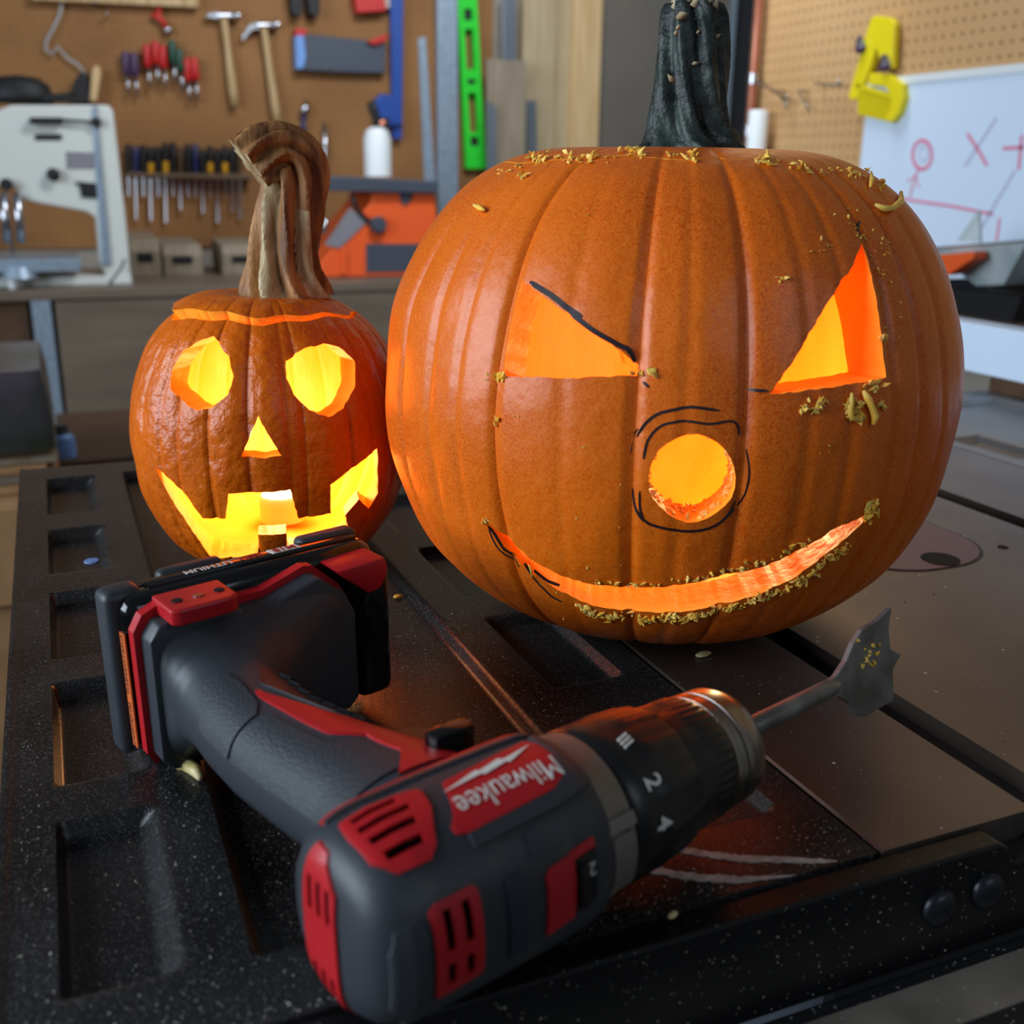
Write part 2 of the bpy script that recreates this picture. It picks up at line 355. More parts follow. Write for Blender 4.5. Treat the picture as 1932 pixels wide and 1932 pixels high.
stroke('marker_drawing', ell(1740, 292, 18, 27), .007, M_pink, wbo, wl)
stroke('marker_drawing', ell(1742, 290, 8, 14), .003, M_lilac, wbo, wl)
stroke('marker_drawing', [(1732, 320), (1722, 350), (1717, 372)], .004, M_pink, wbo, wl)
stroke('marker_drawing', [(1712, 342), (1728, 330), (1734, 354)], .003, M_pink, wbo, wl)
stroke('marker_drawing', [(1825, 252), (1845, 282), (1862, 312)], .006, M_pink, wbo, wl)
stroke('marker_drawing', [(1880, 222), (1850, 268), (1820, 314)], .005, M_lilac, wbo, wl)
stroke('marker_drawing', [(1892, 280), (1932, 278)], .006, M_pink, wbo, wl)
stroke('marker_drawing', [(1928, 255), (1922, 320)], .006, M_pink, wbo, wl)
stroke('marker_drawing', [(1700, 375), (1790, 388), (1874, 404)], .005, M_pink, wbo, wl)
stroke('marker_drawing', [(1915, 322), (1880, 380), (1845, 442)], .005, M_lilac, wbo, wl)
stroke('marker_drawing', [(1886, 412), (1880, 455)], .005, M_pink, wbo, wl)

# yellow featherboard hung on the pegboard
def fb(x, y, off=.03): return onX(x, y, XR-off)
fo = fb(1665, 230); fbo = thing('featherboard', fo, 'yellow plastic featherboard with knobs hung on tan pegboard', 'featherboard')
def fpr(name, px, mt, off, th, bev=0.): return mk(name, prism([fb(x, y, off)-fo for x, y in px], (-th, 0, 0), bev), mt, fbo)
fpr('upright_arm', [(1652, 40), (1660, 30), (1690, 34), (1699, 46), (1694, 130), (1672, 122), (1664, 90), (1655, 122), (1627, 188), (1611, 188), (1613, 175)], M_yellow, .012, .016, .002)
fpr('curved_arm', [(1652, 138), (1690, 140), (1714, 160), (1717, 185), (1708, 214), (1694, 232), (1682, 226), (1692, 206), (1694, 182), (1682, 164), (1650, 160)], M_yellow, .012, .018, .002)
for k in range(13):
    x = 1627+k*5.1; y0 = 160+k*1.6; y1 = 216+k*1.2
    fpr('comb_finger', [(x, y0), (x+3.2, y0+1), (x+3.4, y1+1), (x+.2, y1)], M_yellow, .014, .012)
fpr('comb_back', [(1626, 158), (1692, 178), (1692, 186), (1626, 166)], M_yellow, .013, .015)
for (x, y) in ((1624, 96), (1670, 130)):
    c = fb(x, y, .03)-fo
    kn = mk('knob', lathe([(0, 0), (.012, 0), (.014, .004), (.014, .012), (.006, .016), (.006, .03), (0, .03)], 14, c+Vector((.004, 0, 0)), (-.5, -.1, .85)), M_purple, fbo, True, 40)
    mk('knob_cap', lathe([(0, 0), (.013, 0), (.009, .014), (0, .016)], 12, c+Vector((.0, 0, .012)), (-.5, -.1, .85)), M_chrome, kn, True, 40)
for i, (x0, y0, x1, y1) in enumerate(((1440, 152, 1490, 190), (1482, 172, 1488, 205), (1523, 172, 1527, 208), (1555, 158, 1588, 160))):
    a = onX(x0, y0, XR-.004); b = onX(x1, y1, XR-.03)
    tag(mk('peg_hook', tube([a, Vector((XR-.03, a.y, a.z)), b, b+Vector((-.012, 0, .012))], .0028, 8), M_chrome, None, True),
        ('long empty hook on the tan pegboard beside the copper pipe', 'short upright hook on the tan pegboard beside the long hook', 'short upright hook on the tan pegboard away from the long hook', 'short level hook on the tan pegboard nearest the featherboard')[i], 'hook', 'empty hooks on the tan pegboard')

# ------------------------------------------------------------------ bench along the back wall
YF = 3.30; zb = onY(150, 545, YF).z
bench = thing('workbench', (.3, YF, 0), 'long brown workbench with grey-brown front panels under the back pegboard', 'workbench')
def bl(vf): return move(vf, (-.3, -YF, 0))
mk('bench_top', bl(box(-1.6, 1.72, YF, YB-.005, zb-.03, zb, .003)), M_benchp, bench)
xe = onY(98, 600, YF).x
for k in range(3):
    mk('front_panel', bl(box(xe+.012+k*.6, xe+.6+k*.6, YF+.006, YF+.03, zb-.37, zb-.034, .004)), M_benchp, bench)
mk('leg', bl(box(xe-.05, xe, YF+.0, YF+.05, 0, zb-.03)), M_galv, bench)
mk('leg', bl(box(1.66, 1.71, YF+.0, YF+.05, 0, zb-.03)), M_galv, bench)
mk('lower_shelf', bl(box(-1.5, 1.65, YF+.05, YB-.02, zb-.60, zb-.56)), M_benchw, bench)
mk('back_board', bl(box(-1.5, 1.65, YB-.06, YB-.03, .1, zb-.04)), M_brown, bench)
mk('front_panel', bl(box(-1.5, xe-.06, YF+.03, YF+.05, zb-.2, zb-.034, .004)), M_brown, bench)
mk('storage_crate', bl(box(xe+.02, xe+.95, YF+.06, YF+.5, zb-.56, zb-.385, .004)), M_brown, bench)  # brown crate standing on the lower shelf, grouped with the bench

# ------------------------------------------------------------------ bandsaw
YS = 3.42
def bs(x, y, Y=YS): return onY(x, y, Y)
so = Vector((bs(140, 545).x, YS, zb)); saw = thing('bandsaw', so, 'ivory benchtop bandsaw with black knobs on the back workbench', 'bandsaw')
def up0(p): p.z = max(p.z, .0005); return p
def spr(name, px, mt, dy, th, bev=0., par=None): return mk(name, prism([up0(bs(x, y)-so+Vector((0, dy, 0))) for x, y in px], (0, th, 0), bev), mt, par or saw)
spr('frame', [(-60, 300), (-50, 240), (0, 206), (22, 198), (205, 198), (214, 210), (236, 400), (250, 541), (207, 541), (190, 500), (182, 412), (165, 400), (45, 378), (25, 352), (-60, 350)], M_machine, 0, .13, .006)
spr('base', [(-90, 520), (246, 520), (250, 543), (-90, 543)], M_machine, -.03, .26, .004)
spr('spine_rib', [(173, 200), (182, 200), (210, 500), (192, 500)], M_galv, -.008, .01, .002)
h = spr('tension_bar', [(55, 222), (118, 222), (118, 233), (55, 233)], M_blackm, -.03, .03, .003)
mk('rod', tube([bs(118, 227)-so+Vector((0, -.015, 0)), bs(180, 231)-so+Vector((0, -.015, 0))], .004, 8), M_blackm, saw, True)
mk('knob', lathe([(0, 0), (.014, 0), (.014, .02), (0, .022)], 14, bs(181, 231)-so, (0, -1, 0)), M_blackm, saw, True, 40)
spr('slot_plate', [(66, 253), (116, 253), (116, 264), (66, 264)], M_blackm, -.004, .006)
spr('rating_plate', [(124, 286), (178, 288), (180, 318), (126, 318)], M_mgrey, -.003, .004)
mk('lock_knob', lathe([(0, 0), (.018, 0), (.018, .025), (.008, .03), (0, .03)], 12, bs(100, 329)-so, (0, -1, 0)), M_blackm, saw, True, 40)
spr('vent_grille', [(140, 342), (186, 346), (188, 366), (182, 374), (154, 372), (150, 352)], M_blackm, -.006, .008)
mk('lock_knob', lathe([(0, 0), (.017, 0), (.017, .03), (0, .03)], 12, bs(12, 348)-so, (0, -1, 0)), M_blackm, saw, True, 40)
for x0 in (6, 32):
    mk('guide_post', tube([bs(x0, 365)-so+Vector((0, -.02, 0)), bs(x0+8, 458)-so+Vector((0, -.02, 0))], .012, 10), M_chrome, saw, True)
mk('blade', box(*(sum([[v-d, v+d] for v, d in zip(bs(20, 440)-so, (.004, .001, .12))], []))), M_chrome, saw)
spr('saw_table', [(-60, 487), (150, 485), (152, 497), (150, 508), (-60, 512)], M_galv, -.08, .22, .003)
mk('trunnion', lathe([(0, 0), (.05, 0), (.035, .03), (0, .03)], 16, bs(38, 520)-so+Vector((0, -.06, 0)), (0, 0, 1)), M_galv, saw, True, 40)
mk('tilt_knob', lathe([(0, 0), (.012, 0), (.016, .03), (0, .034)], 14, up0(bs(28, 548)-so+Vector((0, -.07, 0))), (0, 0, 1)), M_pvc, saw, True, 40)
mk('cord', tube([bs(235, 488)-so+Vector((0, -.01, 0)), bs(228, 505)-so+Vector((0, -.02, 0)), bs(205, 532)-so+Vector((0, -.035, 0))], .003, 8), M_blackm, saw, True)

# things on top of / behind the bandsaw
def W(x, y, off=.0): return onY(x, y, YB-off)
def wpr(px, off, th, bev=0., o=Vector((0, 0, 0))): return prism([W(x, y, off)-o for x, y in px], (0, -th, 0), bev)
c = bs(40, 196); 
cap = thing('cap', c+Vector((0, .06, .004)), 'black brimmed cap lying on top of the ivory bandsaw', 'cap')
mk('crown', loft([[Vector((.085*math.cos(t)*s, .06*math.sin(t)*s, z)) for t in np.linspace(0, 2*PI, 24, endpoint=False)] for s, z in ((1, 0), (1.02, .02), (.9, .05), (.6, .068), (.1, .073))]), M_blackm, cap, True)
mk('brim', prism([(.06, -.05, .004), (.13, -.045, .012), (.145, 0, .018), (.13, .045, .012), (.06, .05, .004)], (0, 0, .02), .002), M_blackm, cap)
o = thing('hand_plane', W(160, 195, .0), 'black tool with upright wooden handle standing behind the bandsaw', 'hand tool')
mk('body', wpr([(128, 196), (138, 158), (150, 138), (166, 142), (168, 196)], .02, .05, .004, o.location), M_blackm, o)
mk('handle', wpr([(167, 192), (172, 140), (178, 124), (186, 126), (190, 140), (182, 192)], .03, .03, .005, o.location), M_trim, o)

# ------------------------------------------------------------------ tools on the brown pegboard
tag(mk('wooden_bar', wpr([(60, -14), (372, -6), (372, 17), (60, 3)], .002, .04, .002), M_wood), 'pale wooden bar fixed high on the brown pegboard', 'wood bar')
tag(mk('wire_loop', tube([W(x, y, .02) for x, y in ((118, 0), (112, 30), (100, 55), (88, 75), (86, 95), (100, 102), (108, 88), (128, 110), (150, 124), (160, 138))], .004, 8), M_clear, None, True), 'loose clear cable hanging in a loop on the brown pegboard', 'cable')
for i, px in enumerate(((178, 12), (200, 34))):
    a = W(px[0], px[1], .0)
    tag(mk('peg_hook', tube([a, a+Vector((0, -.04, 0)), a+Vector((0, -.05, .012))], .003, 8), M_chrome, None, True), 'empty metal peg hook on the brown pegboard left of the red pliers', 'hook', 'empty hooks on the brown pegboard')
def hammer(tx, ty, bx, by, claw, label):
    o = W(tx, ty, .03); t = thing('hammer', o, label, 'hammer'); b = W(bx, by, .03)-o
    d = b.normalized(); n = len(b*1); L = b.length
    R = [.011, .012, .010, .012, .014, .015, .013]
    mk('handle', tube([d*L*k/6 for k in range(7)], R, 12), M_wood, t, True)
    s = Vector((d.z, 0, -d.x))*-1
    if s.x < 0: s = -s
    mk('head', lathe([(0, -.02), (.012, -.02), (.012, .02), (.010, .028), (.014, .034), (.014, .05), (0, .05)], 16, (0, 0, 0), s), M_chrome, t, True, 35)
    if claw:
        mk('claw', prism([s*-.015+d*-.012, s*-.05+d*-.004, s*-.075+d*.026, s*-.078+d*.046, s*-.06+d*.03, s*-.04+d*.014, s*-.015+d*.012], (0, .02, 0), .002), M_chrome, t).location = (0, -.01, 0)
    else:
        mk('peen', prism([s*-.015+d*-.012, s*-.055+d*-.006, s*-.06+d*.004, s*-.015+d*.012], (0, .02, 0), .002), M_chrome, t).location = (0, -.01, 0)
hammer(422, 30, 443, 200, False, 'wooden handled hammer hung nearest the screwdriver cluster')
hammer(497, 48, 524, 236, True, 'wooden handled claw hammer with curved claw beside the black tool sleeve')
def pliers(name, px, mt, label):
    o = W(*px[0], .02); t = thing(name, o, label, 'pliers'); P = [W(x, y, .025)-o for x, y in px]
    mk('handle', tube([P[1], (P[1]+P[2])/2+Vector((.012, 0, 0)), P[2]], [.007, .009, .007], 10), mt, t, True)
    mk('handle', tube([P[1], (P[1]+P[3])/2+Vector((-.012, 0, 0)), P[3]], [.007, .009, .007], 10), mt, t, True)
    mk('jaws', tube([P[1], P[1]*.5, P[0]*0], [.016, .014, .005], 10), M_chrome, t, True)
pliers('pliers', [(322, 66), (314, 52), (286, 26), (300, 14)], M_redh, 'red handled pliers hung above the screwdriver cluster')
pliers('pliers', [(578, 190), (574, 215), (558, 268), (582, 270)], M_navy, 'blue handled pliers hung under the black tool sleeve')
def driver(px0, px1, px2, mt, label, group, r=.014, off=.03):
    o = W(*px0, off); t = thing('screwdriver', o, label, 'screwdriver', group); a = W(*px1, off)-o; b = W(*px2, off)-o
    mk('handle', tube([Vector((0, 0, 0)), a*.1, a*.5, a*.9, a], [r*.7, r, r*.85, r, r*.5], 8), mt, t, True, 60)
    mk('shaft', tube([a, b], [.005, .0045], 8), M_chrome, t, True)
CL = 'screwdriver cluster on the brown pegboard'
for (x, y, mt, c_) in ((236, 98, M_purple, 'outer'), (252, 100, M_purple, 'purple'), (276, 84, M_redh, 'red'), (292, 78, M_redh, 'red'), (306, 86, M_redh, 'red'),
                       (324, 76, M_greenh, 'green1'), (338, 92, M_greenh, 'dark green'), (352, 110, M_redh, 'red2'), (366, 108, M_redh, 'red2')):
    ln = 44; d_ = 4
    driver((x, y), (x+d_, y+ln), (x+d_+4, y+ln+40), mt, {'outer': 'purple handled screwdriver at the outer end of the cluster', 'purple': 'purple handled screwdriver hung next to the red handled ones', 'red': 'red handled screwdriver hung between the purple and green ones', 'green1': 'dark green screwdriver hung next to the three red ones', 'dark green': 'dark green screwdriver hung next to the pair of red ones', 'red2': 'red handled screwdriver of the pair hung nearest the hammers'}[c_], CL)
# black sleeve
o = W(650, 100, .0); t = thing('tool_sleeve', o, 'long black tool sleeve with red clips hung on the brown pegboard', 'tool sleeve')
mk('sleeve', wpr([(566, 66), (610, 70), (722, 82), (722, 140), (640, 138), (562, 134)], .005, .04, .004, o), M_slate, t)
mk('clip', wpr([(552, 56), (574, 56), (572, 70), (553, 70)], .005, .045, .002, o), M_redh, t)
mk('clip', wpr([(690, 80), (722, 66), (730, 68), (726, 78), (705, 86)], .045, .02, .002, o), M_redh, t)
mk('blue_grip', wpr([(552, 70), (568, 70), (572, 112), (566, 132), (554, 132)], .005, .05, .003, o), M_bluelt, t)
for x, lb in ((540, 'black clamp pad hung farther from the red clamp tool'), (572, 'black clamp pad hung nearer the red clamp tool')):
    tag(mk('clamp_pad', wpr([(x, -10), (x+24, -10), (x+26, 26), (x+18, 36), (x+6, 30)], .005, .05, .003), M_blackm), lb, 'clamp', 'black clamp pads')
o = W(690, 10, 0); t = thing('red_clamp', o, 'red tool with metal tip hung high beside the blue bar clamp', 'hand tool')
mk('grip', wpr([(660, -8), (718, -4), (722, 24), (668, 28)], .005, .05, .004, o), M_redh, t); mk('tip', wpr([(718, -6), (732, -6), (732, 18), (720, 20)], .01, .03, .002, o), M_chrome, t)
o = W(745, 100, 0); t = thing('bar_clamp', o, 'blue bar clamp hung upright beside the black tool sleeve', 'clamp')
mk('bar', wpr([(734, -10), (758, -10), (756, 262), (738, 262)], .02, .02, .002, o), M_blue, t)
mk('jaw', wpr([(702, 192), (712, 178), (752, 184), (752, 236), (722, 240), (706, 230)], .01, .05, .004, o), M_blue, t)
mk('screw_handle', wpr([(712, 222), (730, 222), (728, 252), (712, 250)], .06, .03, .003, o), M_blackm, t)
tag(mk('steel_rule', wpr([(788, 72), (802, 70), (820, 345), (800, 345)], .004, .006), M_galv), 'grey steel rule leaning beside the wide galvanised strip', 'ruler')
tag(mk('galvanised_strip', wpr([(820, -10), (858, -10), (860, 470), (824, 470)], .01, .03, .002), M_galv), 'wide pale blue galvanised strip standing beside the green level', 'metal strip')
# green spirit level
o = W(882, 160, .0); t = thing('spirit_level', o, 'bright green spirit level leaning on the brown pegboard', 'spirit level')
def lv(name, px, mt, off, th, bev=0.): return mk(name, wpr(px, off, th, bev, o), mt, t)
def lx(f, y): return (858+(y+10)*.052+f*36, y)
lv('rail', [lx(0, -10), lx(.28, -10), lx(.28, 318), lx(0, 318)], M_green, .01, .03)
lv('rail', [lx(.72, -10), lx(1, -10), lx(1, 318), lx(.72, 318)], M_green, .01, .03)
for y0, y1 in ((-10, 18), (40, 56), (132, 150), (160, 176), (250, 258), (276, 318)):
    lv('web', [lx(.2, y0), lx(.8, y0), lx(.8, y1), lx(.2, y1)], M_green, .012, .026)
for y0 in (20, 143, 259):
    lv('vial', [lx(.3, y0), lx(.7, y0), lx(.7, y0+17), lx(.3, y0+17)], M_blackm, .02, .015)
tag(mk('aluminium_bar', wpr([(944, -10), (970, -10), (970, 118), (945, 118)], .05, .02, .002), M_alu), 'bright ribbed aluminium bar leaning behind the pale board', 'metal bar')
tag(mk('aluminium_bar', wpr([(992, 190), (1008, 190), (1010, 330), (992, 330)], .07, .02, .002), M_alu), 'short aluminium bar leaning right of the pale board', 'metal bar')
tag(mk('leaning_board', wpr([(916, 112), (990, 116), (986, 440), (918, 440)], .10, .02, .002), M_ply), 'pale weathered board leaning in front of the aluminium bar', 'board')
tag(mk('aluminium_bar', wpr([(916, 190), (934, 205), (934, 440), (918, 440)], .13, .015, .001), M_alu), 'narrow aluminium strip leaning against the pale board', 'metal bar')
tag(mk('screwdriver', tube([W(612, 232, .02), W(614, 290, .02), W(610, 330, .02)], [.006, .009, .006], 8), M_chrome, None, True), 'slim metal screwdriver hung beside the blue handled pliers', 'screwdriver')
# tool rail with a row of screwdrivers
tag(mk('tool_rack', wpr([(236, 325), (470, 330), (470, 338), (236, 334)], .0, .06, .002), M_benchw), 'narrow wooden tool rack along the brown pegboard', 'rack')
rnd = random.Random(3)
shaft = {1: 78, 3: 80, 5: 84, 7: 60, 10: 66, 12: 84, 14: 62, 15: 76}
for k in range(16):
    x = 236+k*14; hm = [M_blackm, M_navy, M_blackm, M_yel2, M_blackm, M_yel2, M_blackm, M_brown][k % 8]; y0 = 268+rnd.random()*14
    nm = {M_blackm.name: 'black', M_navy.name: 'navy', M_yel2.name: 'yellow banded', M_brown.name: 'brown'}[hm.name]
    o = W(x+6, y0, .03); t = thing('chisel', o, ('long bladed ' if k in shaft else 'short bladed ')+nm+' handled chisel standing in the wooden tool rack', 'chisel', nm+' chisels in the rack')
    a = W(x+6.5, 326, .03)-o; b = W(x+8, 336+shaft.get(k, 34), .03)-o
    mk('handle', tube([Vector((0, 0, 0)), a*.08, a*.5, a], [.006, .011, .010, .009], 8), hm if hm is not M_yel2 else M_blackm, t, True, 60)
    if hm is M_yel2: mk('band', tube([a*.62, a], [.0112, .0105], 8), M_yel2, t, True, 60)
    mk('blade', tube([a, b], [.005, .0042], 6), M_chrome, t)
# three wooden bins on the bench
for i, (x0, y0, x1, y1) in enumerate(((250, 452, 300, 536), (312, 462, 380, 538), (424, 462, 490, 538))):
    a = onY(x0, y1, 3.62); b = onY(x1, y0, 3.62); o = Vector((a.x, 3.62, zb)); t = thing('wooden_bin', o, ('plywood bin with a hand slot right behind the bandsaw', 'plywood bin with a hand slot standing between the other two bins', 'plywood bin with a hand slot nearest the small pumpkin stem')[i], 'bin', 'plywood bins on the bench')
    w_ = b.x-a.x; hh = b.z-zb
    mk('bin_body', prism([(0, 0, 0), (0, .25, 0), (0, .25, hh*1.1), (0, .02, hh), (0, -.01, hh*.7)], (w_, 0, 0), .003), M_ply, t)
    mk('hand_slot', box(w_*.22, w_*.74, -.012, .03, hh*.42, hh*.66, .004), M_hole, t)
# orange sander
YO = 3.45; o = onY(715, 530, YO); o.z = zb
sd = thing('spindle_sander', o, 'orange benchtop sander with grey top on the back workbench', 'sander')
def opr(name, px, mt, dy, th, bev=0.): return mk(name, prism([up0(onY(x, y, YO)-o+Vector((0, dy, 0))) for x, y in px], (0, th, 0), bev), mt, sd)
opr('housing', [(596, 528), (598, 505), (640, 452), (700, 382), (706, 362), (820, 362), (826, 420), (828, 528)], M_orange, 0, .3, .006)
opr('top_table', [(598, 338), (640, 332), (822, 342), (822, 364), (600, 360)], M_slate, -.03, .36, .003)
opr('side_panel', [(690, 460), (792, 460), (792, 512), (690, 514)], M_slate, -.004, .01)
opr('name_plate', [(612, 462), (660, 392), (690, 420), (640, 468)], M_mgrey, -.006, .01)
opr('rib', [(642, 470), (652, 470), (652, 516), (642, 516)], M_orange, -.01, .02)
opr('chute', [(752, 362), (776, 362), (774, 378), (764, 388), (756, 380)], M_slate, -.006, .01)
mk('tilt_track', tube([onY(x, y, YO)-o+Vector((0, -.006, 0)) for x, y in ((664, 368), (668, 385), (676, 400), (690, 414), (706, 422))], .008, 8), M_blackm, sd, True)
mk('tilt_knob', lathe([(0, 0), (.026, 0), (.028, .02), (.02, .035), (0, .035)], 16, onY(711, 424, YO)-o, (0, -1, 0)), M_slate, sd, True, 40)
# torch bottle standing on the sander
o2 = onY(720, 346, YO+.02); tb = thing('torch', Vector((o2.x, YO+.06, onY(715, 333, YO).z)), 'white bottled gas torch with black nozzle standing on the sander', 'torch')
kb = (onY(745, 340, YO).x-onY(695, 340, YO).x)/2
mk('bottle', lathe([(0, 0), (kb, 0), (kb, .115), (kb*.8, .14), (kb*.4, .15), (0, .15)], 20), M_pvc, tb, True, 40)
mk('nozzle', tube([(0, 0, .15), (0, 0, .175), (-.01, -.0, .2), (-.02, 0, .225)], [.014, .012, .016, .012], 10), M_blackm, tb, True)
mk('valve', lathe([(0, 0), (.012, 0), (.012, .02), (0, .02)], 10, (.005, 0, .158), (1, 0, .3)), M_copper, tb, True, 40)
# dark gear under sander table
for (x, y, lab) in ((640, 395, 'small chrome fitting hanging under the sander table'),):
    tag(mk('fitting', tube([onY(614, 412, YO-.02), onY(608, 440, YO-.02)], .012, 10), M_chrome, None, True), lab, 'fitting')

# ------------------------------------------------------------------ stack of stuff at the left edge
YL = 1.75; o = onY(60, 860, YL)
xl1 = onY(100, 800, YL).x; z3 = onY(60, 862, YL).z; z4 = onY(60, 700, YL).z; z2 = onY(60, 930, YL).z
tag(mk('plastic_tote', loft([[Vector((cx+sx*a, YL+.16+sy*b, z)) for a, b in ((-1, -1), (-.95, -1.02), (.95, -1.02), (1, -.97), (1, 1), (-1, 1))] for z, cx, sx, sy in ((z3, xl1-.3, .285, .15), (z3+.012, xl1-.3, .3, .165), (z3+.09, xl1-.3, .297, .16), (z4, xl1-.3, .29, .155))]), mat('murky_tote_plastic', (52, 58, 46), .3, col2=(84, 78, 88), scale=9, detail=3), None, True, 30), 'murky dark plastic tote on a stack of boards behind the saw', 'tote')
for k in range(4):
    za = z2+(z3-z2)*k/4; tag(mk('board', box(xl1-.62, xl1+.0-.008*((k*7) % 3), YL-.0+.005*k, YL+.34, za, za+(z3-z2)/4-.0015, .001), (M_card, M_benchp, M_card, M_ply)[k]), ('brown fibreboard sheet at the bottom of the stack under the dark tote', 'grey-brown sheet second from the bottom under the dark tote', 'brown fibreboard sheet third from the bottom under the dark tote', 'pale grey sheet directly under the dark tote')[k], 'board', 'sheets under the dark tote')
cb = thing('cardboard_box', (xl1-.3, YL+.2, 0), 'large tan cardboard box standing on the floor behind the saw', 'box')
mk('carton', box(-.36, .30, -.24, .25, 0, z2-.002, .004), M_card, cb)
mk('flap', box(-.36, .30, -.255, -.242, z2-.16, z2-.006, .002), M_card, cb)
tag(mk('small_red_box', box(xl1-.12, xl1-.06, YL-.03, YL-.004, z2-.001+.0, z2+.035, .002), M_redh), 'small red carton lying at the edge of the board stack', 'carton') if False else None
tag(mk('stool_box', box(xl1-.0, xl1+.26, YL+.2, YL+.62, 0, onY(122, 872, YL+.2).z, .004), M_brown), 'low dark brown wooden box behind the black wing', 'box')
bz = onY(122, 872, YL+.2).z; bx = onY(122, 860, YL+.22).x
t = thing('blue_bottle', (bx, YL+.24, bz), 'small blue plastic bottle standing on the dark brown box', 'bottle')
mk('bottle_body', lathe([(0, 0), (.02, 0), (.021, .02), (.019, .036), (.012, .042), (0, .042)], 16), M_bluelt, t, True, 40); mk('cap', lathe([(.0, .042), (.011, .042), (.011, .058), (0, .058)], 14), M_slate, t, True, 40)

# ------------------------------------------------------------------ side bench at the right wall and the things on it
sb = thing('side_bench', (1.55, 1.0, 0), 'grey-beige side bench along the wall under the whiteboard', 'workbench')
mk('bench_top', box(-.15, .14, -1.2, 1.3, T-.015, T+.015, .003), M_benchp, sb)
for yy in (-1.1, 1.2): mk('leg', box(-.13, -.07, yy-.03, yy+.03, 0, T-.015), M_benchw, sb)
def SX(x, y): return onX(x, y, 1.50)
a = SX(1790, 570); b = SX(1925, 570)
tr = thing('paint_tray', (1.54, (a.y+b.y)/2, T+.015), 'black plastic paint tray on the side bench under the whiteboard', 'tray')
hl = abs(a.y-b.y)/2+.04
mk('pan', loft([[Vector((sx*x_, sy*y_, z)) for sx, sy in ((-1, -1), (1, -1), (1, 1), (-1, 1))] for x_, y_, z in ((.075, hl-.02, 0), (.085, hl, .045), (.095, hl+.012, .05), (.083, hl-.002, .05), (.07, hl-.02, .012))]), M_blackm, tr)
tl = thing('clear_tray_liner', (1.54, (a.y+b.y)/2, T+.066), 'cloudy clear plastic tray liner tilted on the black paint tray', 'tray liner')
mk('liner_pan', xf(loft([[Vector((sx*x_, sy*y_, z)) for sx, sy in ((-1, -1), (1, -1), (1, 1), (-1, 1))] for x_, y_, z in ((.03, hl*.25, 0), (.07, hl*.92, .066), (.082, hl, .070), (.068, hl*.9, .068), (.025, hl*.22, .006))]), Matrix.Rotation(math.radians(-7), 4, 'X')), mat('cloudy_plastic', (196, 206, 208), .35, col2=(156, 170, 172), scale=14), tl)
mk('fin', prism([Vector((-.03, hl*.3, .07)), Vector((-.03, hl*.75, .07)), Vector((-.03, hl*.42, .125))], (.006, 0, 0)), MATS['cloudy_plastic'], tl)
p_ = [onX(x, y, 1.44) for x, y in ((1762, 482), (1838, 474), (1836, 488), (1790, 518), (1775, 520))]; oo = Vector((1.44, p_[0].y, T+.06))
tag(mk('orange_wedge', prism(p_, (.03, 0, 0), .002), M_orange), 'orange plastic wedge leaning in front of the cloudy tray liner', 'wedge')
# white melamine board on the right wing

# ------------------------------------------------------------------ table saw
TX, TY = .5, .6
ts = thing('table_saw', (TX, TY, 0), 'table saw with brown-grey iron top and black stamped steel wings under the pumpkins', 'table saw')
def tl_(vf): return move(vf, (-TX, -TY, 0))
S1, S2 = (.3405, .3595), (.631, .650)
prof = [(.2645, T-.04), (.2645, T-.001), (.2655, T), (S1[0], T), (S1[0], T-.010), (S1[1], T-.010), (S1[1], T), (S2[0], T), (S2[0], T-.010), (S2[1], T-.010), (S2[1], T), (.769, T), (.770, T-.001), (.770, T-.04)]
mk('iron_top', tl_(prism([(x, .2622, z) for x, z in prof], (0, .688, 0))), M_iron, ts)
for s in (S1, S2): mk('slot_floor', tl_(box(s[0]+.0002, s[1]-.0002, .2622, .9502, T-.0099, T-.0088)), M_slot, ts)
def wing(x0, x1, mirror, dx, dy):
    xs = np.arange(x0, x1+1e-9, dx); ys = np.arange(.2622, .9502, dy); X, Y = np.meshgrid(xs, ys, indexing='ij')
    Xl = X if not mirror else (.2625+.0015)-(X-.770)
    Z = np.zeros_like(X)
    def pocket(a0, a1, b0, b1, D, l=.003, r=.010, e=.004):
        return D*smoothstep(a0, a0+l, Xl)*(1-smoothstep(a1-r, a1, Xl))*smoothstep(b0, b0+e, Y)*(1-smoothstep(b1-e, b1, Y))
    for b0, b1 in ((.295, .395), (.423, .521), (.55, .648), (.681, .772), (.811, .911)):
        Z -= pocket(-.0205, .018, b0, b1, .0075)
        Z -= pocket(.205, .246, b0+.005, b1, .006, .006, .004)
    Z -= pocket(.037, .183, .293, .914, .0065, .004, .005)
    Z += .0009*smoothstep(.0, .004, .004-np.abs(Xl+.0385))
    nx, ny = X.shape; V = [(X[i, j]-TX, Y[i, j]-TY, T+Z[i, j]) for i in range(nx) for j in range(ny)]
    Fc = [(i*ny+j, (i+1)*ny+j, (i+1)*ny+j+1, i*ny+j+1) for i in range(nx-1) for j in range(ny-1)]
    loop = [i*ny for i in range(nx)]+[(nx-1)*ny+j for j in range(1, ny)]+[i*ny+ny-1 for i in range(nx-2, -1, -1)]+[j for j in range(ny-2, 0, -1)]
    k = len(V); V += [(V[q][0], V[q][1], T-.022) for q in loop]; n = len(loop)
    Fc += [(loop[q], loop[(q+1) % n], k+(q+1) % n, k+q) for q in range(n)]+[tuple(range(k, k+n))]
    return V, Fc
mk('extension_wing', wing(-.0405, .2628, False, .00125, .0016), M_wing, ts, True, 50)
mk('extension_wing', wing(.7715, 1.0748, True, .0025, .003), mat('grey_wing_steel', (150, 148, 148), .38, metal=.7, col2=(132, 130, 130), scale=8), ts, True, 50)
